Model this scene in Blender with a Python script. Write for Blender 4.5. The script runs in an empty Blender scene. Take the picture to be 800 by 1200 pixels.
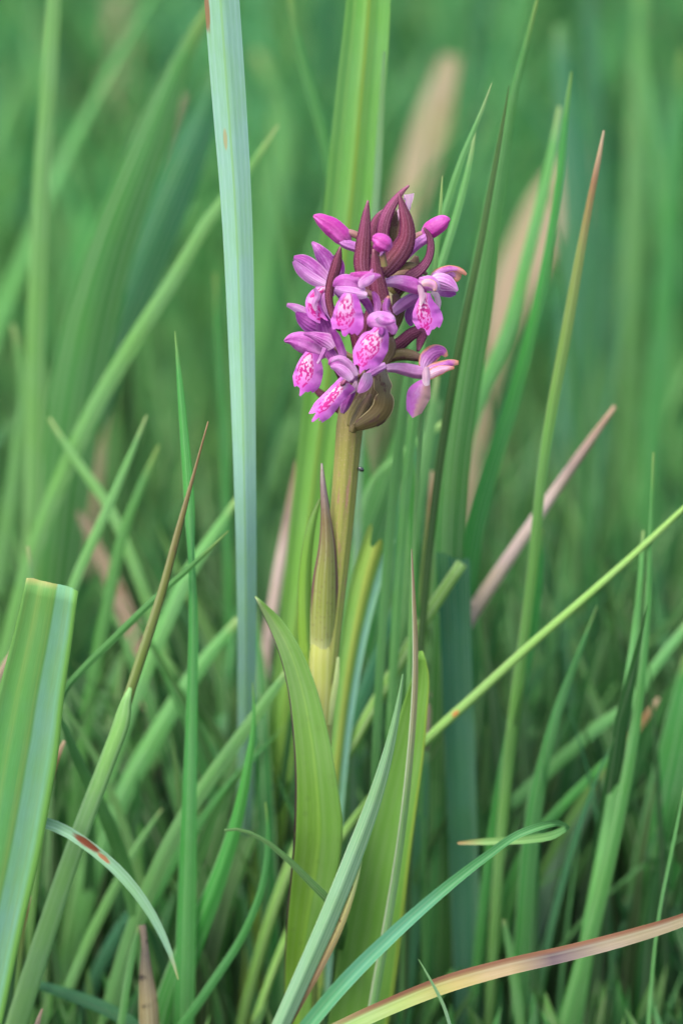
import bpy, math, random
import numpy as np
from math import radians, sin, cos, pi
random.seed(7)
RNG = np.random.default_rng(11)
scene = bpy.context.scene
COL = scene.collection

# ---------------------------------------------------------------- camera
PITCH = radians(14.0)
DIST = 1.15                       # metres from lens to the orchid
SPAN = 0.276                      # metres of height seen at the orchid
K = SPAN / 1200.0 / DIST          # tangent per photograph pixel
ZC = 0.178                        # height of the picture's middle at the orchid
CAM = np.array([0.0, -DIST * cos(PITCH), ZC + DIST * sin(PITCH)])
RIGHT = np.array([1.0, 0, 0])
UP = np.array([0, sin(PITCH), cos(PITCH)])
FWD = np.array([0, cos(PITCH), -sin(PITCH)])
cd = bpy.data.cameras.new("camera")
cam = bpy.data.objects.new("camera", cd)
COL.objects.link(cam)
cam.location = CAM
cam.rotation_euler = (pi / 2 - PITCH, 0, 0)
cd.sensor_fit = 'VERTICAL'
cd.sensor_height = 36.0
cd.lens = 36.0 * DIST / SPAN
cd.clip_start = 0.02
cd.clip_end = 2000.0
cd.dof.use_dof = True
cd.dof.focus_distance = DIST - 0.022
cd.dof.aperture_fstop = 5.6
cd.dof.aperture_blades = 0
scene.camera = cam

# ---------------------------------------------------------------- light
SUN_EL, SUN_AZ = radians(58), radians(215)     # azimuth measured from +Y, clockwise
world = bpy.data.worlds.new("World")
scene.world = world
world.use_nodes = True
wn = world.node_tree
sky = wn.nodes.new('ShaderNodeTexSky')
sky.sky_type = 'NISHITA'
sky.sun_disc = False
sky.sun_elevation = SUN_EL
sky.sun_rotation = SUN_AZ
sky.air_density = 1.0
sky.dust_density = 3.5
sky.ozone_density = 0.6
bg = wn.nodes['Background']
bg.inputs[1].default_value = 0.15
wn.links.new(sky.outputs[0], bg.inputs[0])
sd = bpy.data.lights.new("sun", 'SUN')
sd.energy = 1.5
sd.angle = radians(15)
sd.color = (1.0, 0.975, 0.94)
sun = bpy.data.objects.new("sun", sd)
COL.objects.link(sun)
sun.rotation_euler = (pi / 2 - SUN_EL, 0, -SUN_AZ + pi)
sun.location = (0, 0, 3)

scene.view_settings.view_transform = 'Standard'
scene.view_settings.look = 'None'
scene.view_settings.gamma = 1.0
scene.view_settings.use_curve_mapping = False
scene.view_settings.exposure = 1.48
scene.cycles.use_denoising = True
scene.cycles.max_bounces = 5
scene.cycles.transmission_bounces = 6
scene.cycles.diffuse_bounces = 2

# ---------------------------------------------------------------- node helpers
def srgb(r, g, b, a=1.0):
    def f(c):
        c /= 255.0
        return c / 12.92 if c <= 0.04045 else ((c + 0.055) / 1.055) ** 2.4
    return (f(r), f(g), f(b), a)

class NB:
    def __init__(self, name):
        self.m = bpy.data.materials.new(name)
        self.m.use_nodes = True
        self.t = self.m.node_tree
        self.t.nodes.clear()
        self.out = self.n('ShaderNodeOutputMaterial')
    def n(self, typ, **props):
        x = self.t.nodes.new(typ)
        for k, v in props.items():
            setattr(x, k, v)
        return x
    def set(self, sock, v):
        if isinstance(v, bpy.types.NodeSocket):
            self.t.links.new(v, sock)
        else:
            sock.default_value = v
    def math(self, op, a, b=0.0, c=0.0, clamp=False):
        x = self.n('ShaderNodeMath', operation=op, use_clamp=clamp)
        for s, v in zip(x.inputs, (a, b, c)):
            self.set(s, v)
        return x.outputs[0]
    def mix(self, f, a, b, mode='MIX'):
        x = self.n('ShaderNodeMix', data_type='RGBA', blend_type=mode)
        self.set(x.inputs[0], f); self.set(x.inputs[6], a); self.set(x.inputs[7], b)
        return x.outputs[2]
    def step(self, v, lo, hi):
        x = self.n('ShaderNodeMapRange', interpolation_type='SMOOTHSTEP')
        self.set(x.inputs[0], v); self.set(x.inputs[1], lo); self.set(x.inputs[2], hi)
        return x.outputs[0]
    def ramp(self, v, stops):
        x = self.n('ShaderNodeValToRGB')
        e = x.color_ramp.elements
        while len(e) < len(stops):
            e.new(0.5)
        for el, (p, c) in zip(e, stops):
            el.position = p; el.color = c
        self.set(x.inputs[0], v)
        return x.outputs[0]
    def uv(self, layer):
        x = self.n('ShaderNodeUVMap', uv_map=layer)
        s = self.n('ShaderNodeSeparateXYZ')
        self.t.links.new(x.outputs[0], s.inputs[0])
        return s.outputs[0], s.outputs[1]
    def vec(self, x, y, z=0.0):
        c = self.n('ShaderNodeCombineXYZ')
        self.set(c.inputs[0], x); self.set(c.inputs[1], y); self.set(c.inputs[2], z)
        return c.outputs[0]
    def noise(self, vec, scale, detail=2.0, rough=0.5, dist=0.0):
        x = self.n('ShaderNodeTexNoise')
        self.set(x.inputs['Vector'], vec)
        x.inputs['Scale'].default_value = scale
        x.inputs['Detail'].default_value = detail
        x.inputs['Roughness'].default_value = rough
        x.inputs['Distortion'].default_value = dist
        return x.outputs[0]
    def finish(self, colour, trans=0.3, rough=0.45, spec=0.35, height=None, bump=0.2, bdist=0.0003, tcol=None):
        p = self.n('ShaderNodeBsdfPrincipled')
        self.set(p.inputs['Base Color'], colour)
        self.set(p.inputs['Roughness'], rough)
        p.inputs['Specular IOR Level'].default_value = spec
        if height is not None:
            b = self.n('ShaderNodeBump')
            b.inputs['Strength'].default_value = bump
            b.inputs['Distance'].default_value = bdist
            self.set(b.inputs['Height'], height)
            self.t.links.new(b.outputs[0], p.inputs['Normal'])
        sh = p.outputs[0]
        if trans > 0:
            tr = self.n('ShaderNodeBsdfTranslucent')
            self.set(tr.inputs[0], tcol if tcol is not None else colour)
            mx = self.n('ShaderNodeMixShader')
            mx.inputs[0].default_value = trans
            self.t.links.new(p.outputs[0], mx.inputs[1])
            self.t.links.new(tr.outputs[0], mx.inputs[2])
            sh = mx.outputs[0]
        self.t.links.new(sh, self.out.inputs[0])
        return self.m

def leaf_mat(name, along, nv=9, vein=None, veinamt=0.3, edge=None, edgew=0.08, edge_side='both', mid=None,
             midw=0.03, midpos=0.5, half=None, spots=(), trans=0.33, rough=0.5, var=0.18, spec=0.16, blotch=None, rnd=None, fleck=None, edge_to=2.0, bump=0.16):
    """along: colour stops from tip (0) to base (1); veins run lengthwise"""
    b = NB(name)
    u, v = b.uv('UVMap')
    x, y = b.uv('metres')
    if rnd == 'attr':
        a = b.n('ShaderNodeAttribute', attribute_name='rnd')
        r = a.outputs[2]
    else:
        r = b.n('ShaderNodeObjectInfo').outputs[5]
    seed = b.math('MULTIPLY', r, 37.0)
    c = b.ramp(v, along) if len(along) > 1 else None
    if c is None:
        rgb = b.n('ShaderNodeRGB'); rgb.outputs[0].default_value = along[0][1]; c = rgb.outputs[0]
    if half is not None:      # (u split, colour)
        c = b.mix(b.step(u, half[0] - 0.03, half[0] + 0.03), c, half[1])
    # broad mottling along the blade
    big = b.noise(b.vec(b.math('MULTIPLY', x, 2.0), y, seed), 45.0, 3.0, 0.6)
    c = b.mix(b.step(big, 0.3, 0.75), c, b.mix(0.5, c, (0.85, 1.0, 0.45, 1), 'MULTIPLY'))
    # veins
    wave = b.math('SINE', b.math('ADD', b.math('MULTIPLY', u, 2 * pi * nv), b.math('MULTIPLY', big, 1.5)))
    wob = b.noise(b.vec(b.math('MULTIPLY', u, nv * 2.2), b.math('MULTIPLY', v, 1.2), seed), 1.0, 3.0, 0.6)
    st = b.math('MULTIPLY', b.step(wave, -0.9, 1.0), b.step(wob, 0.3, 0.72))
    vc = vein if vein is not None else b.mix(0.55, c, (1.0, 1.0, 0.75, 1))
    c = b.mix(b.math('MULTIPLY', st, veinamt), c, vc)
    fine = b.noise(b.vec(b.math('MULTIPLY', x, 30.0), b.math('MULTIPLY', y, 1.2), seed), 160.0, 2.0, 0.6)
    if mid is not None:
        d = b.math('ABSOLUTE', b.math('SUBTRACT', u, midpos))
        c = b.mix(b.math('MULTIPLY', b.math('SUBTRACT', 1.0, b.step(d, midw * 0.4, midw)), mid[1]), c, mid[0])
    if edge is not None:
        if edge_side == 'both':
            d = b.math('MINIMUM', u, b.math('SUBTRACT', 1.0, u))
        elif edge_side == 'low':
            d = u
        else:
            d = b.math('SUBTRACT', 1.0, u)
        d = b.math('ADD', d, b.math('MULTIPLY', b.math('SUBTRACT', wob, 0.5), edgew * 0.6))
        c = b.mix(b.math('MULTIPLY', b.math('SUBTRACT', 1.0, b.step(d, edgew * 0.35, edgew)), b.math('SUBTRACT', 1.0, b.step(v, edge_to - 0.25, edge_to))), c, edge)
    if blotch is not None:    # (colour, scale, threshold, stretch)
        nz = b.noise(b.vec(b.math('MULTIPLY', x, blotch[3]), y, seed), blotch[1], 4.0, 0.65)
        c = b.mix(b.step(nz, blotch[2], blotch[2] + 0.1), c, blotch[0])
    if fleck is not None:
        vo = b.n('ShaderNodeTexVoronoi', feature='F1')
        b.set(vo.inputs['Vector'], b.vec(x, y, seed)); vo.inputs['Scale'].default_value = fleck[1]
        c = b.mix(b.math('MULTIPLY', b.math('SUBTRACT', 1.0, b.step(vo.outputs[0], 0.1, 0.34)), fleck[2]), c, fleck[0])
    for (su, sv, ru, rv, sc_) in spots:
        du = b.math('DIVIDE', b.math('SUBTRACT', u, su), ru)
        dv = b.math('DIVIDE', b.math('SUBTRACT', v, sv), rv)
        d = b.math('ADD', b.math('ADD', b.math('MULTIPLY', du, du), b.math('MULTIPLY', dv, dv)), b.math('MULTIPLY', b.math('SUBTRACT', fine, 0.5), 1.1))
        c = b.mix(b.math('SUBTRACT', 1.0, b.step(d, 0.35, 1.0)), c, sc_)
    # individual and fine variation
    val = b.math('ADD', 1.0 - var, b.math('MULTIPLY', r, 2 * var))
    val = b.math('MULTIPLY', val, b.math('ADD', 0.86, b.math('MULTIPLY', fine, 0.28)))
    h = b.n('ShaderNodeHueSaturation')
    b.set(h.inputs[4], c); b.set(h.inputs[2], val)
    b.set(h.inputs[0], b.math('ADD', 0.5 - var * 0.08, b.math('MULTIPLY', b.math('FRACT', b.math('MULTIPLY', r, 7.13)), var * 0.16)))
    c = h.outputs[0]
    hgt = b.math('ADD', b.math('MULTIPLY', wave, 0.35), fine)
    return b.finish(c, trans, rough, spec, hgt, bump, 0.0002)

# ---------------------------------------------------------------- geometry helpers
def ray(px, py):
    px = np.asarray(px, float); py = np.asarray(py, float)
    return (FWD[None] + ((px - 400) * K)[:, None] * RIGHT[None] + ((600 - py) * K)[:, None] * UP[None])

def P(px, py, d):
    r = ray(px, py)
    t = (np.asarray(d, float) - CAM[1]) / r[:, 1]
    return CAM[None] + r * t[:, None], t

def hermite(xk, Y, x, mono=False):
    """piecewise cubic through (xk, Y), Y is (n, k)"""
    n = len(xk)
    h = np.diff(xk); dl = np.diff(Y, axis=0) / h[:, None]
    m = np.zeros_like(Y)
    if n == 2:
        m[:] = dl[0]
    else:
        m[1:-1] = (dl[:-1] * h[1:, None] + dl[1:] * h[:-1, None]) / (h[:-1] + h[1:])[:, None]
        m[0] = 1.5 * dl[0] - 0.5 * m[1]; m[-1] = 1.5 * dl[-1] - 0.5 * m[-2]
    if mono:
        for j in range(Y.shape[1]):
            for i in range(n - 1):
                if dl[i, j] == 0:
                    m[i, j] = m[i + 1, j] = 0
                else:
                    for q in (i, i + 1):
                        a = m[q, j] / dl[i, j]
                        if a < 0: m[q, j] = 0
                        elif a > 3: m[q, j] = 3 * dl[i, j]
    i = np.clip(np.searchsorted(xk, x, 'right') - 1, 0, n - 2)
    s = ((x - xk[i]) / h[i])[:, None]; hh = h[i][:, None]
    return ((2*s**3 - 3*s**2 + 1) * Y[i] + (s**3 - 2*s**2 + s) * hh * m[i] + (-2*s**3 + 3*s**2) * Y[i+1] + (s**3 - s**2) * hh * m[i+1])

def unit(a):
    return a / np.maximum(np.linalg.norm(a, axis=-1, keepdims=True), 1e-12)

def spine(pts, d0, ground=False, M=120, rot0=0.0, lean=0.0):
    """pts (px, py, width px, [depth offset m], [rot deg]) -> table of positions, widths, frames.
    Every point gets its own distance from the lens; the blade is real size there."""
    A = np.array([[p[0], p[1], p[2], (p[3] if len(p) > 3 else 0.0), (p[4] if len(p) > 4 else 0.0)] for p in pts], float)
    if lean:
        A[:, 3] += lean * (A[:, 1] - A[0, 1]) * 0.00023
    xk = np.concatenate([[0], np.cumsum(np.maximum(np.hypot(np.diff(A[:, 0]), np.diff(A[:, 1])) + 4000 * np.abs(np.diff(A[:, 3])), 0.5))])
    x = np.linspace(0, xk[-1], M)
    S = hermite(xk, A[:, [0, 1, 3, 4]], x)
    W = hermite(xk, A[:, [2]], x, True)[:, 0]
    pos, t = P(S[:, 0], S[:, 1], d0 + S[:, 2])
    w = np.maximum(W, 0.05) * t * K
    rot = np.radians(S[:, 3] + rot0)
    if ground and pos[-1, 2] > 0:
        dr = unit(pos[-1] - pos[-6]); p = pos[-1].copy(); st = 0.006
        ex, ew = [], []
        wl = w[-1]
        while p[2] > -0.004 and len(ex) < 120:
            dr = unit(dr * 0.93 + np.array([0, 0, -1.0]) * 0.07)
            p = p + dr * st
            wl *= 0.992
            ex.append(p.copy()); ew.append(wl)
        pos = np.vstack([pos, ex]); w = np.concatenate([w, ew])
        rot = np.concatenate([rot, np.full(len(ex), rot[-1])])
    T = unit(np.gradient(pos, axis=0))
    V = unit(CAM[None] - pos)
    N = V - T * np.sum(V * T, 1, keepdims=True)
    ln = np.linalg.norm(N, axis=1)
    alt = np.array([0, 0, 1.0])[None] - T * T[:, 2:3]
    N = unit(np.where((ln < 0.15)[:, None], alt, N))
    B = np.cross(N, T)      # to the right of travel as the lens sees a downward curve
    B = unit(B)
    cr, sr = np.cos(rot)[:, None], np.sin(rot)[:, None]
    N, B = N * cr + B * sr, B * cr - N * sr
    arc = np.concatenate([[0], np.cumsum(np.linalg.norm(np.diff(pos, axis=0), axis=1))])
    return pos, w, T, N, B, arc

def build(name, V, F, uv, met, mat, parent=None, origin=None, smooth=True):
    o3 = np.zeros(3) if origin is None else np.asarray(origin, float)
    me = bpy.data.meshes.new(name)
    me.from_pydata((V - o3).tolist(), [], F)
    for lay, arr in (('UVMap', uv), ('metres', met)):
        L = me.uv_layers.new(name=lay)
        li = np.empty(len(me.loops), np.int32)
        me.loops.foreach_get('vertex_index', li)
        L.data.foreach_set('uv', np.asarray(arr, np.float32)[li].ravel())
    if smooth:
        me.polygons.foreach_set('use_smooth', [True] * len(me.polygons))
    me.materials.append(mat)
    o = bpy.data.objects.new(name, me)
    COL.objects.link(o)
    if parent is not None:
        o.parent = parent
        q = parent; off = o3.copy()
        while q is not None:
            off -= np.array(q.location); q = q.parent
        o.location = off
    else:
        o.location = o3
    return o

def prof_v(k):      # ridge (k>0) or channel (k<0), edges falling away
    return lambda s, t: -k * np.abs(s)
def prof_cup(k):
    return lambda s, t: -k * s * s
def prof_fold(k):
    return lambda s, t: -k * (0.6 * s * s + 0.5 * np.abs(s) ** 1.1)
def prof_m(k, n=2):  # pleated blade
    return lambda s, t: k * np.cos(s * pi * n)
def prof_flat(s, t):
    return 0.02 * s

def strip(name, pts, d, mat, prof=None, ns=7, nt=40, ground=False, parent=None, lobe=None, jag=None, ruffle=0.0, rot=0.0, lean=0.0, thick=0.0):
    pos, w, T, N, B, arc = spine(pts, d, ground, rot0=rot, lean=lean)
    prof = prof or prof_v(0.25)
    s = np.linspace(-1, 1, ns)
    t = np.linspace(0, 1, nt)
    lb = np.ones(ns) if lobe is None else lobe(s)
    te = t[:, None] * lb[None, :]
    if jag is not None:
        te = np.maximum(te, 0) + (1 - t[:, None]) ** 14 * np.interp(s, np.linspace(-1, 1, len(jag)), jag)[None] / max(arc[-1], 1e-6)
    xs = arc / arc[-1]
    g = lambda a: np.stack([np.interp(te, xs, a[:, j]) for j in range(3)], -1)
    C, Ng, Bg = g(pos), g(N), g(B)
    hw = np.interp(te, xs, w) * 0.5
    S = np.broadcast_to(s[None], te.shape)
    z = prof(S, te) * hw
    if ruffle:
        ph = random.random() * 9
        z = z + ruffle * hw * (np.abs(S) ** 2) * (np.sin(te * 17 + ph + S) + 0.6 * np.sin(te * 31 + 2 * ph - S * 2))
    X = C + Bg * (S * hw)[..., None] + Ng * z[..., None]
    V = X.reshape(-1, 3)
    uv = np.stack([(S + 1) / 2, te], -1).reshape(-1, 2)
    met = np.stack([S * hw, te * arc[-1]], -1).reshape(-1, 2)
    F = [(i*ns+j, (i+1)*ns+j, (i+1)*ns+j+1, i*ns+j+1) for i in range(nt-1) for j in range(ns-1)]
    if thick > 0:
        nV = len(V)
        V = np.vstack([V, (X - Ng * thick).reshape(-1, 3)])
        uv = np.vstack([uv, uv]); met = np.vstack([met, met])
        F = F + [(a+nV, d_+nV, c+nV, b_+nV) for (a, b_, c, d_) in F]
        rim = [i*ns for i in range(nt)] + [(nt-1)*ns+j for j in range(1, ns)] + [i*ns+ns-1 for i in range(nt-2, -1, -1)] + [j for j in range(ns-2, 0, -1)]
        for a, b_ in zip(rim, rim[1:] + rim[:1]):
            F.append((a, a+nV, b_+nV, b_))
    base = pos[-1].copy()
    if ground:
        base[2] = 0
    return build(name, V, F, uv, met, mat, parent, base)

def tube(name, pts, d, mat, nseg=12, nt=36, ground=False, parent=None, flat=1.0, crease=(), rot=0.0, lean=0.0, square=0.0, bulge=None):
    """round body, width px = diameter; crease = [(angle deg, depth, spread)] real furrows along it"""
    pos, w, T, N, B, arc = spine(pts, d, ground, rot0=rot, lean=lean)
    xs = arc / arc[-1]
    t = (1 - np.cos(np.linspace(0, pi, nt))) / 2 if not ground else np.linspace(0, 1, nt)
    g = lambda a: np.stack([np.interp(t, xs, a[:, j]) for j in range(3)], -1)
    C, Ng, Bg = g(pos), g(N), g(B)
    r = np.interp(t, xs, w) * 0.5
    a = np.linspace(0, 2 * pi, nseg, endpoint=False)
    rm = np.ones_like(a)
    for ca, dp, sp in crease:
        df = (a - radians(ca) + pi) % (2 * pi) - pi
        rm -= dp * np.exp(-(df / sp) ** 2)
    X = C[:, None] + (r[:, None] * (np.cos(a) * rm)[None])[..., None] * Bg[:, None] + (r[:, None] * (np.sin(a) * rm * flat)[None])[..., None] * Ng[:, None]
    V = X.reshape(-1, 3)
    V = np.vstack([V, C[0], C[-1]])
    F = [(i*nseg+j, i*nseg+(j+1) % nseg, (i+1)*nseg+(j+1) % nseg, (i+1)*nseg+j) for i in range(nt-1) for j in range(nseg)]
    k = nt * nseg
    F += [(k, (j+1) % nseg, j) for j in range(nseg)] + [(k+1, (nt-1)*nseg+j, (nt-1)*nseg+(j+1) % nseg) for j in range(nseg)]
    U = np.broadcast_to((a / (2 * pi))[None], (nt, nseg)); TT = np.broadcast_to(t[:, None], (nt, nseg))
    uv = np.vstack([np.stack([U, TT], -1).reshape(-1, 2), [[.5, 0], [.5, 1]]])
    met = np.vstack([np.stack([U * 2 * pi * r.mean(), TT * arc[-1]], -1).reshape(-1, 2), [[0, 0], [0, arc[-1]]]])
    base = pos[-1].copy()
    if ground:
        base[2] = 0
    return build(name, V, F, uv, met, mat, parent, base)

def tag(o, label, cat, group=None, kind=None):
    if label: o['label'] = label
    if cat: o['category'] = cat
    if group: o['group'] = group
    if kind: o['kind'] = kind
    return o

# ---------------------------------------------------------------- grass materials
G_MID = srgb(60, 124, 60); G_TEAL = srgb(40, 106, 70); G_LIGHT = srgb(96, 152, 86)
G_YEL = srgb(134, 160, 70); G_DARK = srgb(44, 84, 40); G_BRIGHT = srgb(70, 142, 64)
GLAUC = srgb(142, 180, 160); TAN = srgb(146, 126, 106); BROWN = srgb(112, 74, 52); STRAW = srgb(186, 160, 116)
M = {}
M['green'] = leaf_mat('grass_green', [(0, srgb(112, 140, 70)), (0.06, G_MID), (1, srgb(60, 120, 54))], nv=6)
M['bright'] = leaf_mat('grass_bright', [(0, srgb(120, 150, 80)), (0.05, G_BRIGHT), (0.6, srgb(66, 136, 60)), (1, srgb(68, 126, 58))], nv=5)
M['teal'] = leaf_mat('grass_teal', [(0, srgb(100, 140, 90)), (0.05, G_TEAL), (1, srgb(46, 104, 60))], nv=8)
M['light'] = leaf_mat('grass_light', [(0, srgb(150, 170, 110)), (0.04, G_LIGHT), (1, srgb(92, 148, 80))], nv=6)
M['dark'] = leaf_mat('grass_dark', [(0, srgb(54, 98, 40)), (1, srgb(36, 78, 30))], nv=4)
M['glauc'] = leaf_mat('grass_glaucous', [(0, srgb(92, 136, 84)), (0.2, srgb(104, 142, 106)), (0.4, srgb(112, 150, 118)), (1, srgb(104, 146, 106))], nv=7, trans=0.2, rough=0.6, var=0.08)
M['tan'] = leaf_mat('grass_dead', [(0, TAN), (1, srgb(134, 112, 94))], nv=7, veinamt=0.4, trans=0.15, rough=0.7, blotch=(BROWN, 90, 0.62, 2.0))
M['brownstem'] = leaf_mat('stem_brown', [(0, srgb(112, 82, 62)), (0.12, srgb(98, 90, 58)), (0.28, srgb(92, 104, 56)), (0.6, srgb(96, 122, 58)), (1, srgb(104, 140, 70))], nv=3, veinamt=0.15, var=0.03, trans=0, blotch=(srgb(94, 78, 54), 120, 0.6, 3))

def blade(pts, d, mat, label, prof=None, cat='grass blade', name='grass_shoot', group=None, ns=7, nt=44, rot=0.0, lean=0.0, jag=None, ruffle=0.0, thick=0.0):
    m = M[mat] if isinstance(mat, str) else mat
    o = strip(name, pts, d, m, prof or prof_v(0.28), ns, nt, True, None, None, jag, ruffle, rot, lean, thick)
    return tag(o, label, cat, group)

def stalk(pts, d, mat, label, cat='grass stalk', name='grass_stalk', group=None, flat=1.0, nseg=10, crease=(), lean=0.0):
    m = M[mat] if isinstance(mat, str) else mat
    o = tube(name, pts, d, m, nseg, 44, True, None, flat, crease, 0, lean)
    return tag(o, label, cat, group)

# ---------------------------------------------------------------- ground
def make_ground():
    b = NB('soil_and_thatch')
    g = b.n('ShaderNodeNewGeometry')
    n1 = b.noise(g.outputs[0], 9.0, 6, 0.6)
    n2 = b.noise(g.outputs[0], 160.0, 4, 0.7)
    c = b.mix(n1, srgb(28, 46, 18), srgb(44, 68, 26))
    c = b.mix(b.step(n2, 0.55, 0.8), c, srgb(74, 66, 46))
    m = b.finish(c, 0, 0.95, 0.1, n2, 0.6, 0.01)
    xs = np.concatenate([-np.geomspace(400, 4, 9), np.linspace(-3, 3, 41), np.geomspace(4, 400, 9)])
    X, Y = np.meshgrid(xs, xs + 1.0)
    Z = 0.012 * np.sin(X * 5.1 + Y * 3) * np.sin(Y * 4.3) * (np.hypot(X, Y) > 0.2) - 0.012
    V = np.stack([X, Y, Z], -1).reshape(-1, 3); n = len(xs)
    F = [(i*n+j, i*n+j+1, (i+1)*n+j+1, (i+1)*n+j) for i in range(n-1) for j in range(n-1)]
    o = build('ground', V, F, V[:, :2], V[:, :2], m)
    tag(o, 'damp dark soil and thatch under the meadow grass', 'ground', kind='structure')
make_ground()

# ---------------------------------------------------------------- meadow grass that nobody could count
def meadow(name, xy, hgt, wid, lean, mat, label, K_=7, cat='grass'):
    n = len(xy)
    az = RNG.uniform(0, 2 * pi, n)
    bend = np.stack([np.cos(az), np.sin(az)], -1) * (hgt * lean)[:, None]
    tw = RNG.uniform(0, 2 * pi, n)
    side = np.stack([np.cos(tw), np.sin(tw) * 0.6, np.zeros(n)], -1); side = unit(side)
    t = np.linspace(0, 1, K_)                    # base to tip
    px = xy[:, 0][:, None] + bend[:, 0:1] * t[None] ** 1.9
    py = xy[:, 1][:, None] + bend[:, 1:2] * t[None] ** 1.9
    pz = -0.01 + hgt[:, None] * (t[None] - 0.22 * lean[:, None] * t[None] ** 3)
    C = np.stack([px, py, pz], -1)
    prof = np.interp(t, [0, .25, .6, .85, 1], [.75, 1, .9, .5, 0.03])
    hw = (wid[:, None] * prof[None]) * 0.5
    nrm = np.cross(side, np.array([0, 0, 1.0]))
    X = np.stack([C - side[:, None] * hw[..., None] + nrm[:, None] * (hw * 0.35)[..., None], C,
                  C + side[:, None] * hw[..., None] + nrm[:, None] * (hw * 0.35)[..., None]], 2)
    V = X.reshape(-1, 3)
    ids = np.arange(n * K_ * 3).reshape(n, K_, 3)
    f = []
    for j in range(2):
        q = np.stack([ids[:, :-1, j], ids[:, :-1, j+1], ids[:, 1:, j+1], ids[:, 1:, j]], -1).reshape(-1, 4)
        f.append(q)
    Fq = np.vstack(f)
    me = bpy.data.meshes.new(name)
    me.vertices.add(len(V)); me.vertices.foreach_set('co', V.astype(np.float32).ravel())
    me.loops.add(Fq.size); me.loops.foreach_set('vertex_index', Fq.astype(np.int32).ravel())
    me.polygons.add(len(Fq)); me.polygons.foreach_set('loop_start', np.arange(0, Fq.size, 4, dtype=np.int32))
    me.polygons.foreach_set('use_smooth', np.ones(len(Fq), bool))
    me.update(calc_edges=True)
    u = np.broadcast_to(np.array([0, .5, 1.0])[None, None], (n, K_, 3)); v = np.broadcast_to((1 - t)[None, :, None], (n, K_, 3))
    uv = np.stack([u, v], -1).reshape(-1, 2)
    mm = np.stack([u * wid[:, None, None], v * hgt[:, None, None]], -1).reshape(-1, 2)
    li = Fq.ravel()
    for lay, arr in (('UVMap', uv), ('metres', mm)):
        L = me.uv_layers.new(name=lay); L.data.foreach_set('uv', arr[li].astype(np.float32).ravel())
    a = me.attributes.new('rnd', 'FLOAT', 'POINT')
    a.data.foreach_set('value', np.repeat(RNG.random(n), K_ * 3).astype(np.float32))
    me.materials.append(mat)
    o = bpy.data.objects.new(name, me); COL.objects.link(o)
    return tag(o, label, cat, kind='stuff')

FG = leaf_mat('far_grass_green', [(0, srgb(120, 150, 84)), (0.08, srgb(84, 154, 84)), (1, srgb(64, 128, 58))], nv=3, var=0.3, rnd='attr', trans=0.5)
FT = leaf_mat('far_grass_teal', [(0, srgb(110, 150, 100)), (0.08, srgb(62, 136, 80)), (1, srgb(46, 106, 56))], nv=3, var=0.35, rnd='attr', trans=0.5)
FY = leaf_mat('far_grass_straw', [(0, srgb(176, 150, 120)), (1, srgb(150, 126, 96))], nv=3, var=0.2, rnd='attr', trans=0.25, rough=0.7)
FD = leaf_mat('low_grass', [(0, srgb(66, 118, 54)), (0.3, srgb(44, 98, 46)), (1, srgb(36, 74, 30))], nv=3, var=0.3, rnd='attr', trans=0.3)

def field(n, y0, y1, xw0, xw1, pw=1.0):
    y = y0 + (y1 - y0) * RNG.random(n) ** pw
    hw = np.interp(y, [y0, y1], [xw0, xw1])
    return np.stack([RNG.uniform(-1, 1, n) * hw, y], -1)
def lens_clear(xy, hgt, lim_y, lim_h):
    """keep what grows between the lens and the orchid short"""
    return np.where(xy[:, 1] < lim_y, np.minimum(hgt, lim_h), hgt)

a = field(2600, 0.45, 1.6, 0.6, 0.95)
meadow('meadow_grass', a, RNG.uniform(0.12, 0.2, len(a)) + 0.24 * RNG.random(len(a)) * np.clip(a[:, 1], 0, 1.3), RNG.uniform(0.003, 0.009, len(a)), RNG.uniform(0.1, 0.8, len(a)), FG, 'dense mid green meadow grass standing behind the orchid')
a = field(1400, 0.5, 1.7, 0.6, 0.95)
meadow('meadow_grass', a, RNG.uniform(0.12, 0.22, len(a)) + 0.28 * RNG.random(len(a)) * np.clip(a[:, 1], 0, 1.3), RNG.uniform(0.005, 0.012, len(a)), RNG.uniform(0.1, 0.6, len(a)), FT, 'bluish green sedge leaves massed behind the orchid')
a = field(150, 0.7, 2.6, 0.6, 1.2)
meadow('dead_grass', a, RNG.uniform(0.12, 0.3, len(a)), RNG.uniform(0.005, 0.014, len(a)), RNG.uniform(0.1, 0.5, len(a)), FY, 'scattered dead straw coloured blades in the meadow')
a = field(9000, 1.2, 7.0, 1.2, 3.2)
meadow('far_meadow_grass', a, RNG.uniform(0.22, 0.5, len(a)), RNG.uniform(0.006, 0.014, len(a)), RNG.uniform(0.1, 0.8, len(a)), FG, 'far off meadow grass fading into soft green', 6)
a = field(11000, -0.4, 0.6, 0.42, 0.55)
h = RNG.uniform(0.05, 0.17, len(a)); h = lens_clear(a, h, 0.04, 0.045)
meadow('low_grass', a, h, RNG.uniform(0.003, 0.0085, len(a)), RNG.uniform(0.05, 0.4, len(a)), FD, 'short tangled grass low among the stems', 5)
a = field(3500, -1.6, -0.4, 1.3, 0.6)
meadow('low_grass', a, RNG.uniform(0.02, 0.045, len(a)), RNG.uniform(0.002, 0.005, len(a)), RNG.uniform(0.2, 1.2, len(a)), FD, 'short trodden grass in front of the orchid', 4)

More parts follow.
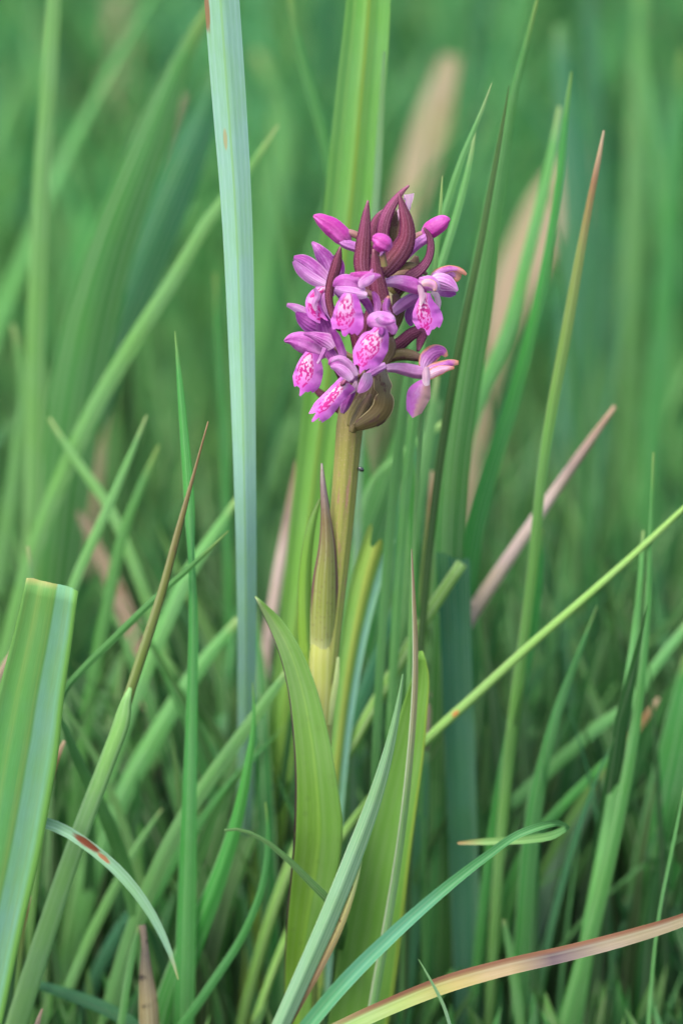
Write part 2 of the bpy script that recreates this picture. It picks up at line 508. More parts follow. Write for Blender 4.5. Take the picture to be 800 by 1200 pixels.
# ---------------------------------------------------------------- plain blades that can be counted, behind the orchid
def free_blade(rr, mat, x0, y0, hgt, dx, dy, wd, label, group):
    """a blade given in metres: foot at (x0, y0) on the ground, tip at hgt, leaning by (dx, dy)"""
    tt = np.linspace(1, 0, 5)
    pw = rr.uniform(1.3, 2.2)
    P3 = np.stack([x0 + dx * tt ** pw, y0 + dy * tt ** pw, hgt * (tt - 0.12 * tt ** 3)], -1)
    pts = []
    for p, w_ in zip(P3, (0.05, .55, .9, 1, .8)):
        v = p - CAM; dep = v @ FWD
        pts.append((400 + v @ RIGHT / dep / K, 600 - v @ UP / dep / K, w_ * wd / (dep * K), p[1]))
    blade(pts, 0.0, mat, label, prof_v(rr.uniform(-0.5, 0.5)), group=group, ns=5, nt=24, rot=rr.uniform(-60, 60))

def random_blades():
    names = {'green': 'mid green', 'teal': 'blue green', 'light': 'pale green', 'dark': 'dark green', 'bright': 'vivid green'}
    rr = random.Random(5)
    for i in range(98):
        k = rr.choices(['green', 'teal', 'light', 'dark'], [5, 5, 2, 4])[0]
        d = 0.12 + 0.7 * rr.random()
        free_blade(rr, k, rr.uniform(-0.16, 0.16) * (1 + d), d, rr.uniform(0.14, min(0.46, 0.2 + 0.5 * d)), rr.gauss(0.03, 0.045), rr.uniform(-0.04, 0.05),
                   rr.uniform(0.0014, 0.005) * (1 + 0.9 * d), 'plain %s blade in the soft tall grass far behind the orchid' % names[k], '%s blades far behind the orchid' % names[k])
    rr = random.Random(21)
    for i in range(112):
        k = rr.choices(['green', 'teal', 'light', 'dark', 'bright'], [5, 5, 2, 3, 2])[0]
        d = rr.uniform(0.03, 0.20)
        free_blade(rr, k, rr.uniform(-0.125, 0.125), d, rr.uniform(0.06, 0.125 + 0.2 * d), rr.gauss(0.012, 0.04), rr.uniform(-0.02, 0.04),
                   rr.uniform(0.0012, 0.0048), 'short %s blade in the crowded grass close around the orchid stem' % names[k], 'short %s blades around the orchid' % names[k])
random_blades()

# ---------------------------------------------------------------- blades one can point to, far to near
exec_blades = []
PALE = leaf_mat('pale_glaucous_blade', [(0, srgb(126, 164, 148)), (0.6, srgb(134, 174, 156)), (0.78, srgb(142, 182, 158)), (0.9, srgb(84, 132, 78)), (1, srgb(66, 110, 58))], nv=7, veinamt=0.5,
                vein=srgb(146, 180, 166), mid=(srgb(122, 166, 110), 0.8), midw=0.05, midpos=0.46, trans=0.22, rough=0.55, var=0.02,
                spots=[(0.04, 0.239, 0.12, 0.016, srgb(132, 104, 76)), (0.3, 0.318, 0.07, 0.008, srgb(150, 150, 112))])
BROADB = leaf_mat('broad_striped_blade', [(0, srgb(104, 156, 92)), (0.5, srgb(112, 164, 82)), (0.8, srgb(128, 166, 80)), (1, srgb(136, 160, 78))], nv=5, veinamt=0.6,
                  vein=srgb(146, 184, 96), mid=(srgb(132, 158, 66), 0.8), midw=0.06, midpos=0.52, var=0.02, trans=0.4)
CUT = leaf_mat('cut_leaf', [(0, srgb(158, 156, 100)), (0.012, srgb(98, 146, 78)), (0.3, srgb(88, 146, 88)), (1, srgb(94, 148, 92))], nv=4, veinamt=0.5, vein=srgb(130, 156, 82),
               half=(0.60, srgb(122, 172, 144)), edge=srgb(104, 154, 74), edgew=0.14, edge_side='high', var=0.02)
ARCH = leaf_mat('arching_blade', [(0, srgb(170, 160, 100)), (0.05, srgb(130, 170, 136)), (1, srgb(120, 164, 124))], nv=3, vein=srgb(168, 196, 178), veinamt=0.6, var=0.02,
                spots=[(0.4, 0.27, 0.4, 0.03, srgb(118, 66, 46)), (0.5, 0.235, 0.25, 0.015, srgb(160, 110, 78))])
TAWNY = leaf_mat('half_dead_blade', [(0, srgb(132, 118, 102)), (0.2, srgb(134, 120, 106)), (0.28, srgb(84, 70, 76)), (0.34, srgb(148, 128, 102)), (0.42, srgb(152, 136, 94)), (0.5, srgb(142, 154, 98)), (0.62, srgb(124, 160, 96)), (1, srgb(114, 156, 88))],
                 nv=3, veinamt=0.12, edge=srgb(118, 82, 62), edgew=0.4, edge_side='low', edge_to=0.75, trans=0.2, rough=0.6, var=0.02)
DEADEDGE = leaf_mat('dead_edge', [(0, srgb(120, 152, 100)), (0.15, srgb(150, 142, 92)), (0.35, srgb(138, 108, 80)), (0.55, srgb(100, 68, 54)), (1, srgb(76, 54, 44))], nv=3, trans=0.15, rough=0.65, var=0.02, blotch=(srgb(96, 58, 46), 200, 0.6, 2))
PINKSTEM = leaf_mat('dry_pinkish_straw', [(0, srgb(140, 112, 86)), (0.1, srgb(132, 112, 108)), (0.16, srgb(182, 162, 156)), (0.4, srgb(166, 142, 136)), (1, srgb(160, 132, 126))], nv=5, veinamt=0.5, vein=srgb(198, 176, 168), trans=0.05, rough=0.65, var=0.02)
ROT = leaf_mat('rotting_leaf', [(0, srgb(120, 100, 92)), (0.12, srgb(80, 68, 64)), (0.3, srgb(116, 100, 74)), (1, srgb(92, 92, 60))], nv=5, trans=0.05, rough=0.8, var=0.02, blotch=(srgb(44, 38, 40), 140, 0.55, 1.0))
STEMLIGHT = leaf_mat('pale_green_stem', [(0, srgb(108, 150, 88)), (0.1, srgb(118, 160, 98)), (1, srgb(132, 172, 110))], nv=8, veinamt=0.15, trans=0, var=0.02, fleck=(srgb(124, 160, 100), 900, 0.25))
TIPBR = leaf_mat('blade_brown_tip', [(0, srgb(190, 160, 140)), (0.05, srgb(140, 100, 70)), (0.12, srgb(120, 130, 70)), (0.3, srgb(100, 146, 74)), (1, srgb(92, 142, 70))], nv=4, var=0.03)
SPIKE = leaf_mat('brownish_needle_blade', [(0, srgb(130, 104, 88)), (0.25, srgb(124, 120, 92)), (0.4, srgb(104, 140, 90)), (1, srgb(94, 148, 84))], nv=3, edge=srgb(170, 178, 150), edgew=0.22, edge_side='low', var=0.02)
RAGGED = leaf_mat('ragged_cut_leaf', [(0, srgb(150, 172, 90)), (0.15, srgb(120, 162, 84)), (1, srgb(104, 156, 96))], nv=3, veinamt=0.4, mid=(srgb(156, 166, 76), 0.7), midw=0.2, midpos=0.52, vein=srgb(150, 176, 90), half=(0.74, srgb(122, 168, 150)), var=0.02)
TEALB = leaf_mat('broad_teal_blade', [(0, srgb(70, 128, 74)), (0.1, srgb(48, 104, 72)), (1, srgb(52, 110, 80))], nv=10, veinamt=0.25, var=0.02, half=(0.35, srgb(56, 112, 82)))
LOOPM = leaf_mat('looped_blade', [(0, srgb(150, 120, 84)), (0.04, srgb(112, 150, 90)), (0.2, srgb(76, 132, 74)), (0.35, srgb(64, 126, 76)), (0.5, srgb(86, 148, 116)), (1, srgb(84, 146, 108))], nv=3, veinamt=0.15, var=0.02)
YSTEM = leaf_mat('yellow_green_stem', [(0, srgb(112, 150, 76)), (1, srgb(98, 142, 64))], nv=5, trans=0, var=0.03, spots=[(0.25, 0.42, 0.1, 0.006, srgb(160, 110, 60))])

# -- soft ones well behind
blade([(66, -60, 14), (60, 60, 18), (50, 200, 20), (42, 400, 22), (40, 560, 22), (36, 700, 20)], 0.12, 'light', 'tall pale upright blade beyond the cut broad leaf')
blade([(250, 0, 8), (210, 80, 26), (168, 190, 44), (128, 300, 56), (98, 420, 66), (76, 560, 66), (60, 700, 60)], 0.15, 'green', 'broad mid green leaf leaning behind the pale glaucous blade', prof_v(0.3))
blade([(262, 60, 8), (238, 140, 34), (200, 230, 50), (160, 325, 56), (125, 410, 54), (95, 500, 50)], 0.18, 'teal', 'broad dark blue green leaf leaning behind the pale glaucous blade', prof_v(0.3))
blade([(215, 110, 8), (185, 180, 16), (165, 240, 20), (148, 310, 16), (135, 380, 12)], 0.24, 'tan', 'yellowing streak of leaf between two broad leaning leaves')
blade([(326, 146, 2), (290, 200, 10), (250, 250, 14), (205, 325, 17), (152, 408, 19), (105, 490, 20), (60, 590, 20)], 0.09, 'light', 'slanting blade passing behind the pale glaucous blade')
blade([(172, 487, 2), (148, 545, 8), (122, 605, 11), (95, 665, 12), (70, 730, 13)], 0.055, 'light', 'short slanting pale blade tip behind the cut broad leaf')
blade([(58, 490, 3), (90, 540, 10), (125, 590, 12), (160, 670, 13), (190, 760, 14)], 0.085, 'light', 'short blade slanting the other way behind the cut broad leaf')
blade([(186, 522, 3), (165, 570, 9), (146, 620, 12), (128, 700, 14), (112, 780, 15), (98, 870, 15)], 0.075, 'green', 'slanting mid green blade beside the drooping dead leaf')
blade([(280, 580, 4), (255, 620, 12), (225, 665, 16), (192, 735, 18), (160, 810, 18)], 0.06, 'light', 'pale blade rising to the tall glaucous blade')
blade([(252, 320, 4), (256, 400, 9), (262, 500, 11), (266, 620, 11)], 0.11, 'green', 'dim thin upright blade close to the glaucous blade')
blade([(33, 640, 5), (36, 665, 7), (37, 740, 8), (36, 840, 8)], 0.025, 'light', 'small pale stub showing above the cut broad leaf')
blade([(15, 380, 5), (28, 450, 14), (20, 540, 18), (5, 640, 18)], 0.13, 'light', 'pale blade leaning out beyond the cut broad leaf')
blade([(672, 180, 20), (652, 220, 44), (622, 290, 54), (596, 350, 44), (580, 400, 26)], 0.33, 'tan', 'wide dead tan leaf blurred far behind the flowers', prof_flat)
blade([(528, 66, 20), (512, 120, 36), (494, 180, 40), (474, 250, 34), (455, 340, 24)], 0.40, 'tan', 'dead tan leaf blurred behind the top bracts', prof_flat)
blade([(140, -10, 20), (140, 50, 28), (136, 120, 24), (126, 220, 18)], 0.75, 'tan', 'pale dead leaf blurred behind the tall upright blade', prof_flat)
blade([(92, 600, 6), (122, 660, 16), (148, 720, 20), (170, 800, 20), (180, 930, 20)], 0.14, 'tan', 'drooping dead tan leaf behind the brown flowering stem')
blade([(350, 540, 6), (335, 620, 11), (318, 720, 12), (306, 810, 12)], 0.09, PINKSTEM, 'dry pinkish straw behind the lower orchid leaf')
blade([(300, 60, 10), (330, 140, 22), (322, 240, 28), (306, 340, 28)], 0.4, 'light', 'pale soft blade beyond the striped leaf and glaucous blade')
blade([(335, -30, 4), (352, 60, 10), (374, 140, 12), (392, 230, 12)], 0.12, 'green', 'dim blade leaning into the broad striped leaf')
blade([(634, -20, 3), (614, 60, 7), (599, 120, 12), (585, 200, 20), (572, 280, 28), (560, 360, 35), (546, 440, 38), (532, 540, 38), (524, 680, 34)], 0.05, 'green', 'tall broad blade rising behind the withering flower side of the spike', prof_v(0.35))
blade([(576, 97, 1), (560, 140, 5), (545, 175, 7), (523, 240, 9), (503, 310, 10), (485, 400, 12)], 0.022, 'light', 'slender pale tip leaning between two dark blades')
blade([(557, 150, 1), (548, 200, 7), (531, 265, 9), (512, 325, 10), (494, 420, 12)], 0.028, 'light', 'slender paler tip close under the leaning one')
blade([(596, 100, 1), (586, 160, 5), (573, 230, 7), (560, 300, 8), (545, 370, 9), (528, 460, 10)], 0.026, 'dark', 'thin dark blade edge beside the tall broad blade')
blade([(518, 206, 1), (516, 240, 4), (512, 290, 5), (505, 360, 6)], 0.012, 'light', 'tiny needle tip just behind the upper bud')
blade([(669, 84, 2), (663, 130, 6), (655, 210, 9), (641, 300, 11), (622, 390, 14), (597, 480, 18), (576, 545, 20), (558, 610, 22), (545, 700, 22)], 0.06, 'bright', 'long bright blade curving behind the tan straw', prof_v(0.35))
blade([(655, 125, 4), (642, 200, 12), (618, 300, 15), (594, 390, 16), (562, 465, 17), (540, 540, 17)], 0.10, 'light', 'soft pale blade crossing the wide dead leaf')
blade([(707, 153, 2), (700, 190, 6), (690, 240, 8), (677, 310, 11), (663, 390, 13), (648, 470, 13), (634, 560, 12), (622, 680, 12), (606, 800, 13)], 0.032, TIPBR, 'slender leaning blade with a dried brown tip', prof_v(0.5))
blade([(533, 438, 1), (534, 480, 8), (533, 540, 14), (533, 610, 18), (536, 700, 20), (538, 780, 22)], 0.052, 'green', 'short pointed blade tip under the withered flower', prof_v(0.4))
blade([(481, 488, 6), (482, 560, 8), (484, 640, 9), (488, 740, 9)], 0.035, 'bright', 'thin vivid green blade behind the needle blade')
blade([(506, 552, 4), (504, 610, 9), (499, 680, 12), (492, 760, 13)], 0.06, TIPBR, 'short blurred blade with a tan tip near the teal leaf')
blade([(526, 545, 4), (518, 610, 14), (510, 690, 18), (500, 780, 20)], 0.07, 'light', 'pale wide blade just behind the curled top leaf')
blade([(530, 488, 6), (500, 510, 9), (468, 533, 9), (440, 560, 10), (420, 620, 10)], 0.06, 'light', 'thin blade slanting low behind the chewed bract')
blade([(496, 430, 8), (474, 505, 20), (450, 580, 28), (428, 650, 32), (410, 750, 32)], 0.065, 'light', 'pale broad leaf just behind the orchid stem')
blade([(512, 440, 6), (502, 510, 13), (490, 575, 15), (480, 660, 16)], 0.05, 'light', 'pale narrow blade beside the thin vivid one')
blade([(690, -40, 14), (694, 120, 24), (700, 280, 28), (692, 430, 28), (680, 560, 28)], 0.42, 'teal', 'tall blurred blue green leaf behind the brown tipped blade')
blade([(752, -40, 12), (746, 150, 22), (740, 350, 28), (736, 520, 28), (730, 700, 28)], 0.36, 'light', 'tall blurred pale leaf behind the needle tipped blade')
blade([(800, 60, 8), (788, 220, 20), (776, 380, 24), (764, 520, 26)], 0.28, 'green', 'tall blurred mid green leaf at the needle tipped blade')
blade([(655, 30, 12), (664, 130, 26), (672, 240, 28), (668, 360, 26)], 0.30, 'teal', 'soft blue green leaf behind the wide dead leaf')
blade([(765, 530, 2), (761, 640, 5), (757, 730, 8), (744, 850, 12), (717, 990, 16), (668, 1180, 20)], 0.02, 'green', 'long thin blade with a needle tip over its twin', prof_v(0.4))
blade([(753, 622, 3), (748, 700, 7), (736, 800, 11), (720, 920, 15), (692, 1080, 18)], 0.027, 'light', 'long thin blade close beside the needle tipped one', prof_v(0.4))
blade([(699, 710, 1), (678, 765, 7), (657, 820, 11), (640, 880, 14), (627, 940, 18), (618, 1020, 20)], 0.028, 'green', 'curved pointed blue green blade beyond the curled top teal leaf', prof_v(0.4))
blade([(816, 720, 9), (762, 788, 12), (740, 822, 12), (700, 852, 14), (640, 905, 15), (578, 962, 15), (520, 1030, 15)], 0.06, 'light', 'pale blade slanting low behind the looped blade')
blade([(738, 865, 5), (692, 910, 10), (655, 948, 11), (620, 990, 12), (590, 1050, 12)], 0.045, 'bright', 'slanting bright blade just above the looped blade')
blade([(771, 818, 4), (762, 832, 7), (740, 862, 9), (706, 905, 10)], 0.06, TIPBR, 'slanting blade with a rusty tip above the looped blade')
blade([(634, 620, 7), (630, 680, 12), (618, 765, 14), (601, 845, 13), (586, 920, 12), (575, 990, 12)], 0.037, 'bright', 'vivid green blade beside the broad teal leaf')
blade([(815, 770, 30), (797, 880, 54), (776, 990, 62), (760, 1090, 66), (742, 1210, 70)], 0.06, 'green', 'very broad soft leaf standing at the thin twin blades', prof_v(0.2))
blade([(802, 920, 1), (788, 990, 3), (772, 1070, 3), (760, 1190, 4)], 0.0, 'light', 'hair thin blade against the very broad soft leaf')
blade([(716, 900, 6), (680, 960, 16), (650, 1020, 22), (625, 1090, 24)], 0.075, 'glauc', 'grey blue leaf in shade behind the looped blade')
blade([(616, 1008, 4), (594, 1070, 13), (570, 1140, 15), (552, 1200, 15)], 0.045, 'bright', 'vivid blade under the curl of the looped blade')
blade([(524, 860, 8), (517, 960, 15), (508, 1060, 16), (500, 1160, 16)], 0.05, 'green', 'upright blade beside the foot of the teal leaf')
blade([(574, 850, 8), (566, 940, 14), (556, 1040, 16), (548, 1130, 16)], 0.07, 'light', 'pale upright blade beyond the foot of the teal leaf')
blade([(500, 880, 6), (494, 960, 14), (486, 1060, 18), (476, 1160, 18)], 0.035, 'teal', 'dark upright blade between the two broad feet')
blade([(720, 1062, 22), (748, 1070, 34), (790, 1095, 34), (840, 1140, 30)], 0.10, 'tan', 'low dead leaf behind the half dead blade', prof_flat)
blade([(590, 1078, 4), (598, 1120, 10), (608, 1190, 12)], 0.02, 'light', 'short stub above the half dead blade')

# -- around the stem
blade([(446, -480, 2), (444, -400, 14), (441, -260, 32), (436, -110, 46), (430, 20, 53), (422, 110, 58), (410, 240, 61), (392, 380, 56), (375, 500, 46), (360, 620, 42), (345, 740, 36), (330, 860, 34), (316, 980, 34), (304, 1100, 34)], 0.055, BROADB,
      'broad striped leaf rising straight behind the flower spike', prof_m(0.10, 2), ns=17, nt=50)
blade([(450, 60, 4), (446, 140, 8), (440, 240, 9), (432, 330, 9), (424, 450, 9), (420, 560, 9)], 0.05, 'glauc', 'thin blue grey blade hugging the broad striped leaf')
blade([(470, 520, 10), (445, 620, 22), (425, 740, 26), (412, 860, 26), (400, 980, 26)], 0.10, 'green', 'mid green leaf filling the gap beside the orchid stem')
blade([(512, 470, 10), (480, 600, 34), (455, 720, 44), (430, 860, 48), (420, 960, 48)], 0.13, 'teal', 'wide dark leaf in shade behind the ragged cut leaf')
blade([(450, 616, 36), (432, 670, 36), (418, 730, 32), (406, 800, 28), (396, 880, 26), (388, 960, 26)], 0.028, RAGGED,
      'cut leaf with a ragged three pointed end beside the stem', lambda s, t: 0.22 * np.cos(s * pi * 1.5) * (1 - 0.3 * t), ns=13, jag=[0.002, 0.0, 0.006, 0.0075, 0.004, 0.0035, 0.0085, 0.002, 0.003], lean=0)
blade([(466, 700, 4), (445, 760, 12), (420, 830, 17), (398, 900, 18), (380, 980, 18)], 0.045, 'teal', 'blue green blade right under the ragged cut leaf')
stalk([(541, 660, 14), (500, 722, 15), (460, 790, 15), (425, 850, 15), (398, 898, 15), (365, 960, 15)], 0.03, YSTEM, 'bright green cut stem slanting up to the teal leaf', flat=0.7)
stalk([(850, 548, 2), (800, 596, 6), (740, 652, 8), (680, 705, 9), (620, 757, 10), (560, 812, 11), (505, 862, 11), (440, 930, 11)], 0.02, YSTEM, 'long thin yellow green stem slanting far across the meadow', flat=0.7)
blade([(530, 645, 40), (532, 700, 38), (535, 780, 36), (538, 860, 36), (541, 950, 34), (544, 1030, 34)], 0.041, TEALB,
      'broad blue green leaf with a curled cut top', prof_cup(-0.3), ns=9, jag=[0.0, 0.0005, 0.0022, 0.0026, 0.002])
stalk([(720, 476, 5), (690, 518, 10), (650, 575, 13), (610, 633, 15), (575, 685, 17), (548, 726, 18), (520, 790, 18)], 0.058, PINKSTEM, 'dry pinkish tan straw slanting behind the teal leaf', flat=0.6, name='dry_straw', cat='straw')

# -- left side, sharp
blade([(226, -470, 1), (232, -400, 12), (242, -260, 28), (252, -110, 38), (260, 0, 41), (268, 110, 40), (277, 240, 36), (283, 400, 31), (287, 560, 26), (289, 700, 23, 0.01), (289, 830, 21, 0.026), (287, 950, 19, 0.045)], 0.004, PALE,
      'tall pale blue green folded blade standing beside the orchid', prof_v(0.45), ns=9, nt=60)
blade([(205, 388, 1), (210, 440, 6), (216, 510, 10), (222, 590, 12), (226, 660, 10, 0, 40), (227, 720, 11, 0, 10), (225, 820, 13), (222, 940, 17), (219, 1060, 22), (216, 1180, 24)], 0.003, 'bright',
      'upright bright green blade with a fine tip beside the brown stem', prof_v(0.4))
blade([(340, 782, 8), (300, 838, 14), (255, 900, 17), (215, 960, 18), (180, 1030, 19), (150, 1110, 20)], 0.02, 'light', 'pale blade slanting across the foot of the pale glaucous blade')
blade([(280, 725, 8), (235, 780, 17), (190, 850, 21), (150, 920, 22), (118, 1000, 22)], 0.06, 'light', 'pale green slanting blade crossing the upright bright blade')
blade([(190, 948, 2), (165, 985, 8), (135, 1040, 11), (105, 1100, 12), (80, 1160, 12)], 0.03, 'light', 'short pale blade crossing behind the pale green stem')
blade([(160, 1060, 6), (140, 1090, 14), (110, 1150, 16), (90, 1220, 16)], 0.05, 'teal', 'low blue green blade behind the pale green stem')
blade([(30, 1150, 8), (80, 1165, 14), (130, 1185, 16), (170, 1210, 16)], 0.0, 'teal', 'dark blade lying across the feet of the stems')
blade([(296, 800, 1), (297, 850, 5), (290, 900, 10), (275, 970, 15), (250, 1045, 22), (222, 1110, 30), (198, 1180, 36), (185, 1240, 38)], 0.006, 'bright',
      'bright green blade widening to its base beside the purple edged leaf', prof_v(0.5))
blade([(268, 622, 1), (228, 660, 6), (180, 703, 8), (130, 752, 9), (95, 787, 9), (76, 812, 8, 0.0, 30), (72, 830, 6, 0.0, 60), (80, 860, 10, 0.004, 30), (98, 905, 13, 0.01), (125, 960, 16, 0.015), (150, 1030, 18, 0.02), (165, 1100, 18, 0.02)], 0.0, 'green',
      'thin blade kinked sharply back with its tip pointing at the orchid', prof_v(0.4), nt=64)
stalk([(244, 494, 1.5), (226, 560, 4), (209, 622, 8), (191, 690, 10), (169, 760, 12), (152, 812, 12), (140, 850, 15), (110, 930, 12), (80, 1010, 10)], -0.008, 'brownstem',
      'slender brown stem rising out of the pale green sheath', flat=0.7)
stalk([(153, 806, 4), (148, 822, 12), (144, 842, 19), (126, 892, 20), (100, 960, 21), (70, 1045, 23), (42, 1130, 25), (20, 1200, 26)], -0.015, STEMLIGHT,
      'thick smooth pale green stem leaning across by the cut broad leaf', flat=0.8, nseg=14)
blade([(209, 1148, 1), (196, 1108, 7), (172, 1062, 11), (140, 1022, 13), (105, 992, 13), (70, 970, 13), (45, 962, 13), (20, 980, 13, 0.005), (-5, 1040, 13, 0.008)], -0.025, ARCH,
      'arching blade with a rusty spot curling over the pale stem', prof_v(-0.4))
blade([(76, 868, 4), (66, 890, 7), (56, 925, 8), (46, 990, 8)], -0.005, TIPBR, 'small shoot with a tan tip beside the cut broad leaf')
blade([(37, 1050, 1), (30, 1080, 4), (22, 1140, 6)], -0.01, TIPBR, 'tiny yellow tip below the cut broad leaf')
blade([(22, 752, 3), (8, 775, 7), (-10, 810, 9)], 0.02, 'tan', 'dry tan tip poking out behind the cut broad leaf')
blade([(62, 682, 62), (52, 740, 68), (38, 810, 76), (24, 890, 86), (8, 980, 86), (-12, 1080, 80), (-34, 1200, 72)], -0.03, CUT,
      'broad striped leaf cut off square at its top', prof_m(0.06, 1.5), ns=17, nt=40, jag=[0.0002, 0.0, 0.0003, 0.0002, 0.0003, 0.0004, 0.0006, 0.0009, 0.0015], thick=0.0004)
blade([(167, 1084, 8), (170, 1110, 9), (171, 1135, 14), (174, 1175, 22), (176, 1230, 24)], -0.008, ROT, 'rotting blotched brown leaf stub low between the stems', prof_cup(0.5), ruffle=0.06)
blade([(163, 1085, 3), (155, 1120, 8), (145, 1180, 9), (138, 1230, 9)], -0.006, 'light', 'pale thin stub beside the rotting leaf')
blade([(50, 1182, 2), (44, 1200, 6), (40, 1230, 7)], -0.03, ROT, 'tiny red brown tip at the foot of the pale stem')

# -- front of the orchid
blade([(263, 973, 3), (280, 972, 4), (305, 982, 5), (335, 1005, 7), (365, 1035, 9), (385, 1055, 10), (400, 1100, 10, 0.015)], -0.028, 'dark', 'small curled dark blade crossing the lower orchid leaf', prof_v(0.3))
blade([(311, 940, 2), (314, 985, 6), (308, 1035, 8), (285, 1095, 9), (250, 1150, 10), (215, 1200, 11)], -0.004, 'green', 'thin blade bowing away behind the curled dark blade')
blade([(472, 790, 2), (462, 850, 9), (444, 920, 16), (414, 1003, 21), (382, 1082, 22), (352, 1150, 21), (325, 1210, 20)], -0.030, 'glauc',
      'grey green folded blade with a dead edge across the orchid leaves', prof_v(0.6), ns=9)
blade([(424, 1008, 1), (414, 1042, 6), (397, 1088, 9), (375, 1132, 10), (352, 1174, 9), (333, 1208, 9)], -0.0285, DEADEDGE, 'narrow withered brown strip along the grey green folded blade', prof_v(0.5))
blade([(536, 988, 3, 0.02), (570, 986, 8, 0.018), (615, 984, 9, 0.014), (650, 978, 10, 0.008, 20), (664, 969, 10, 0.002, 60), (650, 964, 9, -0.002, 30), (615, 974, 9, -0.002), (570, 1003, 10), (520, 1042, 13), (460, 1095, 16), (400, 1155, 18), (350, 1215, 18)], -0.03, LOOPM,
      'blue green blade curled back in a loop at its end', prof_v(-0.25), nt=90, ns=9)
blade([(870, 1048, 11), (800, 1078, 15), (730, 1100, 18), (660, 1118, 19), (590, 1134, 20), (520, 1154, 21), (450, 1182, 20), (380, 1215, 20)], -0.05, TAWNY,
      'half dead tan and purple blade lying low before the orchid', prof_v(-0.12), ns=9, nt=60, ruffle=0.06)
blade([(482, 643, 1), (484, 690, 4), (486, 740, 6), (486, 800, 7), (480, 890, 8), (470, 980, 9), (456, 1070, 10), (442, 1150, 11), (430, 1220, 11)], -0.02, SPIKE,
      'needle thin brownish blade running up over the broad orchid leaf', prof_v(0.6))
blade([(490, 1124, 1), (505, 1150, 3), (520, 1180, 4), (530, 1215, 4)], -0.055, 'glauc', 'tiny pale blade tip before the half dead blade')

# ---------------------------------------------------------------- the orchid
_b, _ = P([352], [1330], [0.0])
ORX = float(_b[0][0])
orchid = bpy.data.objects.new('orchid', None)
COL.objects.link(orchid)
orchid.location = (ORX, 0, 0)
orchid.empty_display_size = 0.02
tag(orchid, 'pink purple marsh orchid in flower with dark bracts and green leaves', 'orchid')

O_STEM = leaf_mat('orchid_stem', [(0, srgb(96, 50, 66)), (0.14, srgb(104, 66, 66)), (0.2, srgb(134, 122, 78)), (0.35, srgb(138, 138, 76)), (0.5, srgb(142, 152, 78)), (1, srgb(136, 158, 84))], nv=5, veinamt=0.6, vein=srgb(122, 98, 80), bump=0.5, trans=0, var=0.01,
                  blotch=(srgb(142, 112, 88), 60, 0.58, 7.0), fleck=(srgb(180, 150, 140), 1300, 0.25))
O_SHEATH = leaf_mat('orchid_sheath', [(0, srgb(180, 160, 170)), (0.12, srgb(136, 112, 124)), (0.3, srgb(118, 98, 76)), (0.55, srgb(122, 124, 66)), (0.75, srgb(132, 138, 70)), (0.92, srgb(152, 156, 88)), (0.98, srgb(186, 188, 128)), (1, srgb(186, 188, 128))],
                    nv=7, veinamt=0.3, edge=srgb(104, 68, 74), edgew=0.12, edge_to=0.9, var=0.01, trans=0.2, fleck=(srgb(110, 84, 70), 700, 0.35))
O_LEAF1 = leaf_mat('orchid_leaf', [(0, srgb(100, 120, 70)), (0.12, srgb(100, 138, 64)), (0.4, srgb(110, 150, 60)), (1, srgb(126, 160, 58))], nv=5, veinamt=0.06, mid=(srgb(132, 166, 76), 0.3), midw=0.04,
                   edge=srgb(58, 40, 44), edgew=0.06, edge_side='low', edge_to=0.85, bump=0.04, trans=0.3, rough=0.38, var=0.01, spec=0.45, half=(0.55, srgb(98, 138, 64)), fleck=(srgb(90, 120, 56), 260, 0.25))
O_LEAF2 = leaf_mat('orchid_leaf_broad', [(0, srgb(98, 140, 56)), (0.3, srgb(100, 144, 68)), (1, srgb(98, 140, 64))], nv=5, veinamt=0.06, trans=0.3, bump=0.05, rough=0.4, var=0.01, edge=srgb(128, 156, 64), edgew=0.1, edge_side='high')
BRACT = leaf_mat('purple_bract', [(0, srgb(150, 96, 118)), (0.12, srgb(122, 54, 90)), (0.6, srgb(114, 46, 78)), (1, srgb(100, 60, 64))], nv=5, veinamt=0.55, vein=srgb(158, 104, 128), edge=srgb(84, 26, 60), edgew=0.14, trans=0.18, rough=0.55, spec=0.3, var=0.12, bump=0.4, half=(0.5, srgb(102, 48, 72)),
                 fleck=(srgb(172, 116, 140), 2600, 0.5))
BRACT_O = leaf_mat('olive_bract', [(0, srgb(110, 84, 86)), (0.3, srgb(100, 84, 66)), (1, srgb(108, 98, 58))], nv=6, veinamt=0.45, vein=srgb(150, 132, 110), trans=0.12, rough=0.5, var=0.08, blotch=(srgb(92, 66, 62), 160, 0.55, 2.0), fleck=(srgb(160, 140, 130), 1500, 0.25))
OVARY = leaf_mat('orchid_ovary', [(0, srgb(142, 96, 112)), (0.5, srgb(118, 84, 78)), (1, srgb(112, 104, 70))], nv=5, veinamt=0.4, vein=srgb(150, 128, 100), trans=0, var=0.05)

